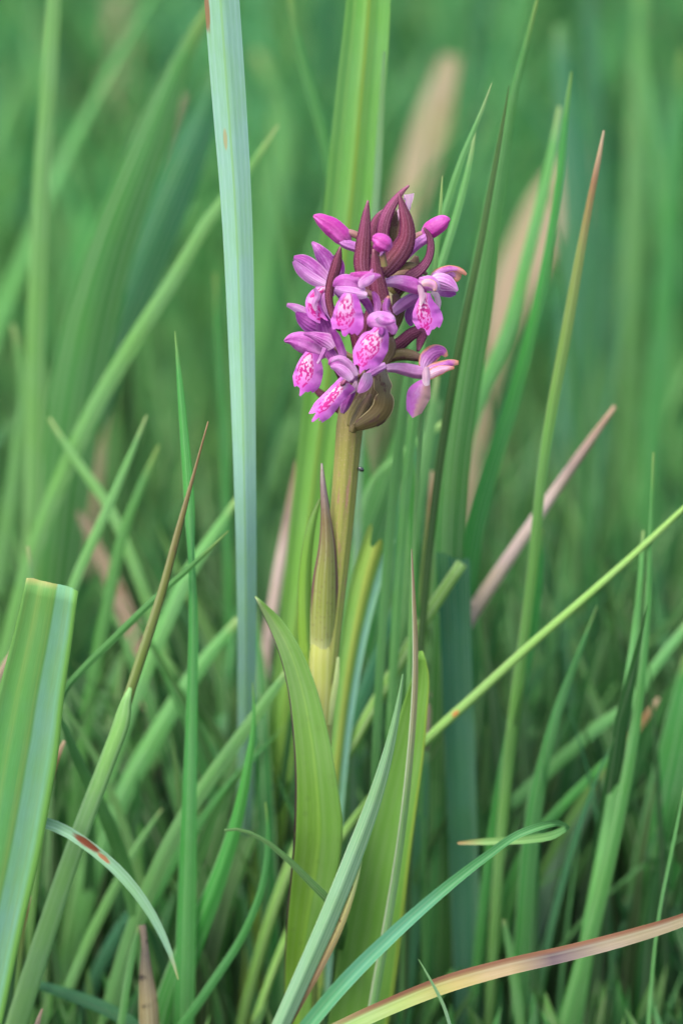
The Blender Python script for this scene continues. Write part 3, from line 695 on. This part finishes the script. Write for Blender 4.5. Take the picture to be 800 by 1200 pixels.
def petal_mat(name, base, pale, deep, tipc=None, tan=None, palebase=0.5):
    b = NB(name)
    u, v = b.uv('UVMap'); x, y = b.uv('metres')
    r = b.n('ShaderNodeObjectInfo').outputs[5]
    seed = b.math('MULTIPLY', r, 23.0)
    n1 = b.noise(b.vec(x, y, seed), 260.0, 3, 0.6)
    c = b.mix(b.step(n1, 0.35, 0.65), b.mix(0.2, base, pale), b.mix(0.5, base, deep))
    d = b.math('ABSOLUTE', b.math('SUBTRACT', u, 0.5))
    c = b.mix(b.math('MULTIPLY', b.step(d, 0.1, 0.36), 0.45), c, deep)
    c = b.mix(b.math('MULTIPLY', b.step(d, 0.42, 0.5), 0.6), c, pale)            # thin bright margin
    c = b.mix(b.math('MULTIPLY', b.step(v, 1 - palebase, 1.0), 0.75), c, pale)        # paler throat
    vn = b.math('SINE', b.math('ADD', b.math('MULTIPLY', u, 2 * pi * 6), b.math('MULTIPLY', n1, 2.0)))
    c = b.mix(b.math('MULTIPLY', b.step(vn, 0.35, 1.0), 0.45), c, deep)
    n2 = b.noise(b.vec(b.math('MULTIPLY', x, 5.0), y, seed), 600.0, 2, 0.6)
    c = b.mix(b.math('MULTIPLY', b.step(n2, 0.5, 0.8), 0.3), c, pale)
    if tan is not None:
        e = b.math('MINIMUM', b.math('MULTIPLY', b.math('MINIMUM', u, b.math('SUBTRACT', 1.0, u)), 2.0), b.math('MULTIPLY', v, 1.6))
        e = b.math('ADD', e, b.math('MULTIPLY', b.math('SUBTRACT', n1, 0.5), 1.1))
        c = b.mix(b.math('MULTIPLY', b.math('SUBTRACT', 1.0, b.step(e, tan[1] * 0.3, tan[1])), 0.85), c, tan[0])
        c = b.mix(b.math('MULTIPLY', b.math('SUBTRACT', 1.0, b.step(e, 0.0, tan[1] * 0.3)), 0.7), c, srgb(158, 98, 60))
    if tipc is not None:
        c = b.mix(b.math('SUBTRACT', 1.0, b.step(v, 0.03, 0.14)), c, tipc)
    lw = b.n('ShaderNodeTexNoise'); lw.inputs['Scale'].default_value = 2500
    b.set(lw.inputs['Vector'], b.vec(x, y, seed))
    return b.finish(c, 0.42, 0.42, 0.4, b.math('ADD', b.math('MULTIPLY', vn, 0.5), lw.outputs[0]), 0.6, 0.00025)

PK = srgb(204, 118, 198); PKP = srgb(230, 188, 226); PKD = srgb(152, 40, 142)
PET = petal_mat('petal_pink', PK, PKP, PKD)
PETB = petal_mat('bud_magenta', srgb(204, 84, 180), srgb(222, 146, 208), srgb(168, 34, 138), palebase=0.3)
PETL = petal_mat('petal_pale', srgb(208, 144, 204), srgb(228, 198, 226), srgb(180, 94, 174))
PETV = petal_mat('petal_violet', srgb(174, 82, 172), srgb(206, 146, 204), srgb(130, 38, 130))
PETW = petal_mat('petal_near_white', srgb(240, 204, 220), srgb(250, 236, 236), srgb(222, 160, 200))
PETT = petal_mat('petal_withering', PK, PKP, PKD, tan=(srgb(206, 144, 104), 0.42))
PETTIP = petal_mat('petal_tan_tip', srgb(196, 96, 192), PKP, PKD, tipc=srgb(226, 170, 130))
SPUR = petal_mat('spur_lilac', srgb(206, 136, 204), srgb(222, 176, 222), srgb(172, 96, 172))
SPURT = petal_mat('spur_lilac_bruised', srgb(210, 150, 208), srgb(226, 186, 222), srgb(176, 110, 160), tan=None)

def lip_mat(name, wither=0.0, sx=0.5, wdt=0.30):
    """pale throat with broken magenta loops and dots, plain pink side lobes"""
    b = NB(name)
    u, v = b.uv('UVMap'); x, y = b.uv('metres')
    r = b.n('ShaderNodeObjectInfo').outputs[5]
    seed = b.math('MULTIPLY', r, 31.0)
    n1 = b.noise(b.vec(x, y, seed), 320.0, 3, 0.6)
    side = b.mix(b.step(n1, 0.3, 0.7), srgb(208, 122, 204), srgb(190, 86, 186))
    du = b.math('DIVIDE', b.math('SUBTRACT', u, sx), wdt)
    dv = b.math('DIVIDE', b.math('SUBTRACT', v, 0.40), 0.50)
    e = b.math('SQRT', b.math('ADD', b.math('MULTIPLY', du, du), b.math('MULTIPLY', dv, dv)))
    e = b.math('ADD', e, b.math('MULTIPLY', b.math('SUBTRACT', n1, 0.5), 0.65))
    pale = b.mix(b.step(v, 0.15, 0.8), srgb(226, 186, 214), srgb(206, 100, 190))
    c = b.mix(b.math('SUBTRACT', 1.0, b.step(e, 0.6, 1.15)), side, pale)
    mark = srgb(188, 18, 128)
    # the outer loop
    ring = b.math('SUBTRACT', 1.0, b.step(b.math('ABSOLUTE', b.math('SUBTRACT', e, 0.88)), 0.04, 0.10))
    brk = b.step(b.noise(b.vec(x, y, b.math('ADD', seed, 3.0)), 620.0, 1, 0.5), 0.44, 0.52)
    # broken inner dashes and dots running down the lip
    w = b.n('ShaderNodeTexNoise'); w.inputs['Scale'].default_value = 900.0; w.inputs['Detail'].default_value = 1.5
    b.set(w.inputs['Vector'], b.vec(b.math('MULTIPLY', x, 1.9), b.math('MULTIPLY', y, 0.95), b.math('ADD', seed, 9.0)))
    dash = b.step(w.outputs[0], 0.465, 0.535)
    inn = b.math('MULTIPLY', b.math('SUBTRACT', 1.0, b.step(e, 0.76, 0.86)), b.step(v, 0.08, 0.2))
    mk = b.math('MAXIMUM', b.math('MULTIPLY', ring, brk), b.math('MULTIPLY', dash, inn))
    mk = b.math('MULTIPLY', mk, b.math('SUBTRACT', 1.0, b.step(v, 0.88, 0.98)))
    c = b.mix(b.math('MULTIPLY', mk, 0.95 if not wither else 0.35), c, mark)
    if wither:
        t = b.math('MULTIPLY', b.step(b.math('ADD', u, b.math('MULTIPLY', n1, 0.5)), 0.6, 0.95), wither * 0.85)
        c = b.mix(0.6, c, srgb(184, 104, 186))
        c = b.mix(t, c, srgb(216, 166, 152))
        c = b.mix(b.math('MULTIPLY', b.step(n1, 0.62, 0.7), 0.5), c, srgb(150, 70, 90))
    hg = b.noise(b.vec(x, y, seed), 1400.0, 2, 0.6)
    return b.finish(c, 0.3, 0.45, 0.35, hg, 0.4, 0.0002)

LIP = lip_mat('lip_marked', 0.0, 0.42, 0.33); LIPW = lip_mat('lip_withered', 1.0)
LIPR = lip_mat('lip_marked_turned', 0.0, 0.40, 0.28); LIPL = lip_mat('lip_marked_side', 0.0, 0.36, 0.30)

def lobes(a=0.84, notch=0.08, side=0.92):
    def f(s):
        q = np.abs(s)
        cen = np.exp(-(s / 0.2) ** 2) * (1 - a + 0.02)
        sd = (a + 0.04) * np.ones_like(s) - notch * np.exp(-((q - 0.3) / 0.1) ** 2) - 0.16 * np.clip((q - 0.7) / 0.3, 0, 1) ** 2
        return np.minimum(sd + cen, 1.0) + 0.022 * np.sin(s * 17 + 1.0) + 0.02 * np.sin(s * 7)
    return f

# stem
tube('stem', [(458, 262, 5), (450, 300, 13), (442, 350, 20), (430, 410, 24), (420, 450, 28), (411, 490, 32), (407, 530, 30), (402, 590, 29), (395, 660, 28), (386, 740, 27), (378, 820, 27), (370, 920, 27), (362, 1040, 28), (355, 1180, 30), (352, 1330, 32)],
     0.0, O_STEM, nseg=40, nt=70, ground=True, parent=orchid, crease=[(40, .07, .14), (75, .09, .13), (112, .09, .13), (150, .07, .14), (220, .05, .2), (320, .05, .2)])
# upper sheathing leaf: wraps the stem, open above
def wrap(k):
    return lambda s, t: -k * s * s - 0.15 * np.abs(s) * (1 - t)
strip('leaf', [(377, 543, 2), (378, 562, 6), (380, 585, 9), (382, 612, 13), (383, 642, 20), (381, 680, 29), (379.5, 722, 32, 0.0008), (378.5, 764, 30, 0.0027)], -0.006, O_SHEATH, wrap(0.8), 11, 44, parent=orchid)
strip('leaf', [(375, 585, 3), (366, 612, 9), (360, 645, 13), (357, 690, 16), (358, 740, 18), (362, 790, 18)], 0.001, O_LEAF1, prof_cup(0.5), 7, 30, parent=orchid)
# lower sheath below the pale collar
tube('sheath', [(379, 750, 29), (378, 770, 31), (377, 810, 30), (375, 850, 30), (370, 920, 30), (362, 1040, 31), (355, 1180, 33)], 0.0, leaf_mat('orchid_lower_sheath', [(0, srgb(158, 160, 88)), (1, srgb(146, 158, 80))], nv=11, veinamt=0.2, trans=0, var=0.01), nseg=16, parent=orchid)
strip('sheath_margin', [(396, 770, 3), (394, 795, 6), (390, 820, 7), (386, 850, 5)], -0.003, 'x' if False else leaf_mat('thin_margin', [(0, srgb(196, 206, 160)), (1, srgb(170, 184, 120))], trans=0.5, var=0.01), prof_cup(0.3), 5, 16, parent=orchid)
lf = strip('leaf', [(299, 699, 2, 0), (318, 724, 15, 0), (338, 760, 25, -0.002), (353, 805, 33, -0.004), (362, 850, 40, -0.006), (370, 915, 49, -0.008), (373, 970, 57, -0.008), (368, 1025, 55, -0.006), (358, 1085, 45, -0.004), (350, 1150, 34, -0.001), (350, 1230, 30, 0.0)], -0.012, O_LEAF1,
      lambda s, t: 0.32 * np.abs(s) ** 1.3, 13, 60, True, orchid, ruffle=0.02, thick=0.0004)
lf['label'] = 'curved green leaf with a dark purple edge'
lf = strip('leaf', [(493, 763, 4, 0, 30), (493, 785, 16, 0, 20), (486, 830, 30), (477, 880, 40), (464, 940, 50), (450, 1010, 60), (436, 1090, 70), (424, 1170, 72), (410, 1250, 60)], -0.006, O_LEAF2,
      lambda s, t: 0.25 * np.abs(s) ** 1.4 + 0.12 * s, 13, 54, True, orchid, ruffle=0.02, thick=0.0004)
lf['label'] = 'broad soft green leaf under the needle blade'

# bracts ---------------------------------------------------------
def bract(pts, d, mat=BRACT, k=0.4, rot=0.0):
    pts = [(p[0], p[1], p[2] * 1.12) + tuple(p[3:]) for p in pts]
    return strip('bract', pts, d, mat, prof_fold(k * 0.75), 11, 30, parent=orchid, rot=rot, thick=0.00025)
bract([(431, 235, 2), (429, 250, 8), (427, 270, 13), (425, 292, 17), (424, 310, 18), (427, 325, 14), (436, 345, 9)], -0.011)
bract([(479, 217, 2, 0.0), (471, 224, 5), (462, 235, 9), (453, 250, 13), (448, 268, 14), (448, 286, 14), (455, 305, 12)], -0.006, rot=-15)
bract([(467, 226, 2), (472, 243, 9), (477, 262, 15), (477, 278, 19), (471, 293, 23), (460, 308, 22), (448, 322, 14)], -0.010, rot=12)
bract([(448, 246, 2), (441, 255, 7), (436, 268, 10), (435, 282, 10), (440, 300, 10)], -0.003, rot=-20)
bract([(463, 246, 4), (459, 262, 14), (458, 280, 19), (458, 298, 18), (454, 318, 14)], -0.003, BRACT_O)
bract([(438, 292, 4), (440, 310, 12), (442, 330, 17), (446, 352, 20), (451, 372, 18), (452, 395, 14)], -0.013)
bract([(399, 289, 2), (397, 300, 8), (394, 314, 12), (389, 330, 11), (386, 346, 9), (388, 362, 8), (398, 385, 7)], -0.010, rot=20)
bract([(496, 267, 2), (502, 276, 6), (504, 289, 8), (501, 303, 9), (493, 314, 11), (478, 325, 13), (462, 340, 12)], -0.006, rot=-15)
bract([(500, 322, 3), (490, 316, 9), (478, 314, 12), (465, 320, 12), (454, 330, 10)], -0.004, BRACT_O, rot=10)
bract([(488, 300, 4), (484, 312, 14), (472, 328, 18), (460, 345, 16)], 0.006, BRACT_O)
bract([(489, 412, 3), (492, 400, 9), (494, 388, 12), (484, 391, 13), (470, 402, 14), (455, 412, 14), (440, 420, 12)], -0.002, rot=10)
bract([(443, 423, 6), (445, 434, 14), (447, 446, 17), (449, 455, 20), (450, 461, 13), (450, 467, 20), (448, 478, 22), (440, 488, 21), (428, 495, 16), (416, 501, 9)], -0.014, leaf_mat('chewed_bract', [(0, srgb(120, 108, 112)), (0.3, srgb(108, 100, 84)), (0.55, srgb(92, 78, 52)), (1, srgb(86, 74, 46))], nv=6, veinamt=0.4, vein=srgb(116, 104, 72), edge=srgb(170, 158, 116), edgew=0.06, trans=0.1, var=0.01, blotch=(srgb(84, 60, 58), 220, 0.54, 2.0)), 0.6)
bract([(434, 462, 3), (428, 474, 10), (422, 486, 13), (416, 497, 12), (412, 507, 7)], -0.012, BRACT_O, 0.9)
bract([(440, 436, 6), (436, 452, 16), (429, 470, 22), (420, 486, 22), (413, 502, 14)], -0.007, BRACT_O)
bract([(366, 452, 3), (374, 460, 8), (384, 468, 9), (396, 478, 10), (408, 490, 10)], 0.004, rot=0)
bract([(400, 340, 4), (412, 362, 16), (420, 385, 22), (424, 410, 20), (422, 440, 16)], -0.007)
bract([(438, 350, 4), (432, 375, 14), (428, 400, 18), (426, 425, 16)], -0.008)
bract([(462, 345, 6), (466, 360, 14), (458, 380, 18), (446, 400, 18), (436, 420, 14)], -0.002, BRACT_O)
bract([(452, 390, 6), (455, 405, 16), (448, 420, 18), (436, 440, 16)], -0.006, BRACT_O)
bract([(376, 392, 4), (388, 410, 14), (400, 432, 16), (410, 456, 14)], -0.001)

# flowers --------------------------------------------------------
class Flower:
    """name 'flower' is the ovary stalk; sepals, petals, lip and spur hang on it"""
    def __init__(self, ovary, d, name='flower', mat=None):
        self.d = d
        self.o = tube(name, ovary, d, mat or OVARY, nseg=10, nt=22, parent=orchid, crease=[(40, .1, .25), (110, .1, .25), (180, .1, .25), (260, .1, .25)])
    def sepal(self, pts, mat=None, k=0.5, rot=0.0, dd=0.0, name='sepal', ruffle=0.03):
        return strip(name, pts, self.d + dd, mat or PET, prof_fold(k), 13, 26, parent=self.o, rot=rot, ruffle=ruffle)
    def petal(self, *a, **k):
        return self.sepal(*a, name='petal', **k)
    def hood(self, pts, mat=None, dd=0.0, crease=((75, .16, .16),), flat=0.85, name='hood', rot=0.0):
        return tube(name, pts, self.d + dd, mat or PET, nseg=28, nt=30, parent=self.o, flat=flat, crease=crease, rot=rot)
    def spur(self, pts, mat=None, dd=0.0, name='spur', flat=0.9):
        return tube(name, pts, self.d + dd, mat or SPUR, nseg=12, nt=24, parent=self.o, flat=flat)
    def lip(self, pts, mat=None, k=0.45, dd=0.0, lobe=None, rot=0.0, ruffle=0.05):
        return strip('lip', pts, self.d + dd, mat or LIP, prof_cup(k), 25, 28, parent=self.o, lobe=lobe or lobes(), rot=rot, ruffle=ruffle)

# bud, upper left
f = Flower([(403, 272, 6), (410, 273, 9), (420, 277, 9), (436, 288, 7)], -0.006, 'bud')
f.hood([(367, 253, 3), (372, 255, 11), (380, 260, 18), (390, 267, 23), (399, 275, 23), (406, 282, 16), (410, 286, 6)], PETB, crease=((100, .13, .12), (60, .05, .3), (230, .1, .2)), name='bud_petals')
f.spur([(398, 282, 8), (406, 286, 12), (418, 290, 12), (428, 293, 9)], dd=-0.001)
# bud facing the lens
f = Flower([(447, 290, 6), (448, 300, 8), (450, 312, 8)], -0.016, 'bud')
f.hood([(436, 279, 5), (440, 280, 15), (446, 284, 22), (452, 288, 20), (457, 292, 8)], PETB, crease=((95, .14, .12), (150, .06, .2)), name='bud_petals', flat=1.0)
f.spur([(450, 293, 5), (447, 297, 4), (445, 300, 1)], SPUR, dd=-0.001)
# bud, upper right
f = Flower([(499, 272, 6), (490, 276, 9), (478, 284, 9), (462, 300, 7)], -0.002, 'bud')
f.hood([(527, 257, 3), (523, 258, 12), (514, 263, 20), (505, 269, 21), (498, 274, 14), (494, 277, 6)], PETB, crease=((80, .12, .12), (120, .04, .3)), name='bud_petals')
f.spur([(506, 276, 7), (496, 281, 12), (484, 290, 12), (474, 301, 10), (466, 312, 7)], SPUR, dd=-0.002)
# opening bud at the very top
f = Flower([(472, 250, 4), (466, 270, 7), (460, 290, 7)], -0.002, 'bud')
f.petal([(479, 227.5, 12), (479.5, 232, 9.5), (479, 239, 5.5), (477, 249, 2)], PETW, 0.25, dd=-0.001, ruffle=0.0)
f.petal([(473, 231, 5), (477, 232, 7), (478, 240, 7), (476, 250, 4)], PETL, 0.5, dd=0.001)
f.petal([(443, 250, 3), (440, 262, 9), (439, 278, 8), (441, 290, 5)], PETW, 0.3, dd=0.001)
f.hood([(470, 240, 2), (466, 255, 7), (464, 270, 9), (463, 285, 6)], PETW, name='bud_petals', dd=0.001)

# upper left flower
f = Flower([(390, 334, 7), (400, 338, 8), (415, 345, 8), (432, 355, 7)], -0.004)
f.sepal([(365, 284, 4, .002), (372, 293, 14), (380, 305, 21), (386, 318, 21), (390, 333, 9)], PET, 0.5, rot=-20)
f.sepal([(344, 302, 5), (353, 305, 15), (364, 313, 20), (376, 323, 18), (388, 334, 8)], PET, 0.5, dd=-0.002)
f.petal([(344, 306, 4), (352, 316, 12), (363, 325, 14), (376, 332, 12), (388, 337, 6)], PETL, 0.6, dd=-0.004)
f.sepal([(390, 300, 3), (396, 306, 10), (398, 316, 12), (394, 330, 8)], PETV, 0.5, dd=-0.001)
f.lip([(386, 336, 8, 0), (376, 344, 16), (371, 354, 22), (375, 366, 24), (384, 376, 18)], LIPL, 0.7, -0.004, rot=25)
f.petal([(392, 345, 4), (384, 346, 10), (384, 358, 14), (392, 370, 14), (398, 380, 8)], PETL, 0.6, dd=-0.005)
f.petal([(368, 338, 3), (372, 346, 7), (368, 356, 6), (370, 364, 3)], PETL, 0.5, dd=-0.006)
f.spur([(392, 338, 8), (402, 350, 9), (410, 364, 6)], dd=0.003)
# middle left flower, mostly hidden
f = Flower([(384, 380, 7), (396, 384, 8), (412, 390, 7)], -0.002)
f.sepal([(336, 357, 4), (345, 360, 9), (356, 366, 12), (368, 374, 10), (380, 380, 6)], PETL, 0.5)
f.sepal([(347, 366, 3), (353, 372, 14), (363, 379, 22), (376, 384, 24), (388, 386, 14)], PETV, 0.5, dd=-0.002)
f.petal([(360, 358, 4), (368, 366, 12), (378, 374, 16), (388, 380, 10)], PET, 0.5, dd=-0.003)
f.lip([(376, 366, 8), (380, 376, 20), (384, 386, 24), (388, 396, 18)], PETV, 0.5, -0.004)
# lower left flower
f = Flower([(388, 408, 7), (398, 412, 8), (414, 420, 7)], -0.008)
f.hood([(333, 400, 3), (340, 398, 13), (352, 400, 24), (366, 406, 26), (378, 411, 20), (388, 412, 9)], PET, crease=((95, .14, .12), (130, .05, .2)), flat=0.8)
f.sepal([(356, 391, 3), (366, 393, 9), (376, 397, 16), (384, 401, 20), (390, 408, 12)], PET, 0.5, dd=-0.004)
f.petal([(387, 384, 4), (393, 392, 9), (398, 403, 10), (402, 414, 10), (404, 422, 5)], PETV, 0.6, dd=-0.006, rot=15)
f.petal([(390, 402, 4), (386, 412, 12), (390, 418, 14), (396, 420, 8)], PETV, 0.4, dd=-0.003)
f.lip([(366, 414, 16), (364, 424, 26), (362, 436, 33), (358, 449, 34), (351, 464, 24)], LIPL, 0.4, -0.003, lobes(0.8, 0.03))
f.spur([(381, 408, 6), (377, 417, 5), (372, 426, 3)], PETL, dd=-0.006)
f.spur([(384, 412, 12), (392, 420, 10), (398, 428, 6)], PETV, dd=0.002)
# centre left flower
f = Flower([(424, 342, 8), (432, 344, 8), (442, 352, 7)], -0.017)
f.hood([(391, 336, 4), (396, 332, 14), (405, 331, 20), (415, 334, 20), (423, 340, 12), (428, 344, 5)], PET, crease=((260, .1, .2), (70, .06, .3)), flat=0.9)
f.sepal([(392, 338, 5), (400, 341, 12), (412, 343, 14), (422, 345, 12), (430, 346, 6)], PETL, 0.6, dd=-0.005)
f.sepal([(410, 321, 3), (418, 321, 7), (427, 321, 8), (434, 319, 5), (436, 315, 2)], PETB, 0.5, dd=-0.003, rot=20)
f.petal([(446, 323, 2), (438, 324, 9), (430, 328, 13), (424, 333, 11), (422, 337, 5)], PET, 0.4, dd=-0.005)
f.petal([(425, 333, 3), (429, 330, 8), (434, 326, 6), (438, 322, 2)], PETL, 0.2, dd=-0.007)
f.lip([(410, 344, 14), (409, 353, 25), (408, 363, 32), (407, 376, 38), (402, 394, 40)], LIP, 0.22, -0.006, lobes(0.86, 0.06))
f.spur([(420, 345, 10), (430, 356, 10), (436, 370, 6)], PETV, dd=0.004)
# centre flower
f = Flower([(452, 372, 8), (452, 360, 8), (450, 352, 7)], -0.019)
f.sepal([(436, 342, 3), (439, 348, 8), (441, 358, 9), (440, 368, 7), (443, 376, 6)], PET, 0.6, dd=-0.001, rot=-20)
f.sepal([(456, 347, 3), (454, 353, 8), (453, 362, 9), (457, 371, 8), (460, 378, 4)], PETTIP, 0.6, dd=-0.001, rot=20)
f.hood([(431, 381, 4), (434, 379, 16), (441, 377, 24), (450, 378, 26), (457, 381, 22), (462, 384, 6)], PETL, dd=-0.003, crease=((60, .12, .14), (110, .05, .2), (130, .08, .15)), flat=0.9)
f.petal([(463, 376, 2), (455, 377, 9), (447, 375, 13), (443, 371, 9)], PET, 0.7, dd=-0.009)
f.petal([(461, 392, 5), (460, 386, 12), (456, 380, 12), (452, 376, 6)], PET, 0.6, dd=-0.006)
f.lip([(446, 385, 16), (444, 393, 24), (438, 403, 36), (431, 416, 37), (421, 438, 20)], LIP, 0.35, -0.007, lobes(0.82, 0.02), ruffle=0.07)
f.sepal([(419, 460, 3), (424, 455, 12), (429, 447, 15), (430, 437, 8)], PETL, 0.35, dd=-0.002)
f.spur([(431, 440, 9), (440, 434, 10), (452, 428, 8)], dd=0.002)
f.spur([(448, 384, 7), (447, 390, 9), (446, 395, 4)], PETV, dd=-0.009, name='column')
# lower centre-left flower
f = Flower([(414, 444, 8), (420, 440, 9), (428, 436, 8)], -0.014)
f.hood([(386, 428, 4), (389, 425, 12), (397, 427, 19), (406, 434, 22), (413, 442, 18), (417, 448, 6)], PET, crease=((90, .14, .14), (60, .04, .3)), flat=0.9)
f.sepal([(388, 424, 3), (396, 420, 7), (404, 423, 9), (412, 431, 9), (418, 440, 5)], PETL, 0.6, dd=-0.007)
f.petal([(387, 430, 3), (395, 431, 10), (404, 437, 13), (412, 445, 8)], PETL, 0.6, dd=-0.009)
f.lip([(408, 448, 22), (399, 457, 22), (389, 468, 23), (380, 478, 25), (365, 494, 24)], LIPR, 0.45, -0.007, lobes(0.86, 0.1), ruffle=0.09)
f.petal([(417, 446, 3), (414, 455, 8), (406, 460, 7), (399, 464, 3)], PETW, 0.4, dd=-0.006)
f.spur([(413, 452, 10), (409, 463, 13), (404, 475, 12), (401, 484, 5)], PETV, dd=0.001)
f.spur([(405, 445, 4), (402, 449, 6), (399, 452, 3)], BRACT, dd=-0.008, name='column')
# right middle flower
f = Flower([(498, 328, 6), (480, 320, 9), (466, 322, 10), (450, 332, 8)], -0.004)
f.spur([(500, 340, 10), (490, 337, 17), (478, 333, 19), (464, 330, 15), (452, 331, 10)], PET, dd=-0.004)
f.hood([(490, 328, 6), (496, 330, 14), (503, 332, 18), (509, 336, 15), (513, 341, 5)], PETL, dd=-0.007, crease=((80, .1, .2),))
f.sepal([(536, 341, 3), (530, 336, 13), (521, 331, 20), (512, 329, 18), (506, 332, 10)], PETL, 0.6, dd=-0.004)
f.sepal([(534, 344, 3), (526, 344, 9), (518, 343, 9), (511, 341, 4)], PETV, 0.6, dd=-0.002)
f.sepal([(534, 330, 3), (535, 324, 12), (528, 319, 16), (518, 320, 14), (508, 326, 8)], PETT, 0.4, dd=0.0)
f.sepal([(546, 322, 3), (541, 318, 6), (533, 315, 7), (522, 316, 9), (510, 322, 10), (506, 328, 6)], PETT, 0.5, dd=-0.001)
f.petal([(509, 341, 3), (508, 334, 8), (502, 331, 9), (494, 333, 6)], petal_mat('petal_bleached', srgb(232, 170, 206), srgb(244, 210, 190), srgb(214, 130, 190), tan=(srgb(238, 196, 160), 0.3)), 0.5, dd=-0.012)
f.petal([(490, 334, 3), (493, 341, 7), (494, 350, 6), (492, 358, 3)], PETW, 0.4, dd=-0.009)
f.lip([(499, 343, 10), (498, 354, 20), (499, 364, 31), (501, 376, 36), (501, 393, 30)], LIPR, 0.35, -0.008, lobes(0.80, 0.02))
f.petal([(482, 382, 4), (480, 372, 13), (484, 362, 15), (490, 352, 8)], PETV, 0.4, dd=0.003)
f.petal([(514, 362, 3), (513, 353, 7), (510, 345, 7), (505, 342, 4)], PETW, 0.5, dd=-0.004)
f.spur([(492, 346, 11), (481, 351, 14), (470, 358, 14), (461, 366, 10)], SPUR, dd=0.0)
# withering flower, lower right
f = Flower([(495, 421, 8), (485, 417, 13), (470, 415, 15), (456, 419, 13), (444, 428, 9)], -0.004, mat=BRACT_O)
f.spur([(500, 436, 12), (490, 436, 16), (475, 433, 15), (460, 431, 11), (448, 433, 9)], SPURT, dd=-0.003)
f.sepal([(523, 418, 4), (518, 412, 12), (509, 413, 19), (501, 420, 20), (496, 432, 12)], PETT, 0.5, dd=-0.004)
f.sepal([(537, 425, 5), (530, 425, 8), (520, 427, 10), (509, 431, 12), (498, 437, 10)], PETT, 0.5, dd=-0.006)
f.petal([(532, 431, 3), (522, 432, 8), (512, 435, 12), (503, 439, 12), (497, 441, 8)], petal_mat('petal_browning', srgb(232, 178, 206), srgb(246, 222, 226), srgb(216, 140, 180), tan=(srgb(206, 130, 84), 0.34)), 0.5, dd=-0.008)
f.petal([(500, 430, 5), (500, 438, 10), (500, 446, 10), (501, 452, 6)], PETW, 0.5, dd=-0.009, rot=20)
f.lip([(500, 446, 8), (495, 454, 20), (490, 464, 28), (487, 474, 24), (483, 490, 14)], LIPW, 0.6, -0.006, lambda s: np.ones_like(s) - 0.14 * np.abs(s), ruffle=0.05)

# ---------------------------------------------------------------- a droplet clinging to the stem
dm = NB('dark_speck'); DK = dm.finish(srgb(34, 34, 36), 0, 0.15, 0.8)
o = tube('dew_speck', [(419, 550, 2), (421, 549, 4), (423, 550, 5.5), (425.5, 551, 4), (426.5, 551, 1)], -0.002, DK, nseg=12, nt=14)
tag(o, 'tiny dark glossy speck clinging to the orchid stem', 'speck')
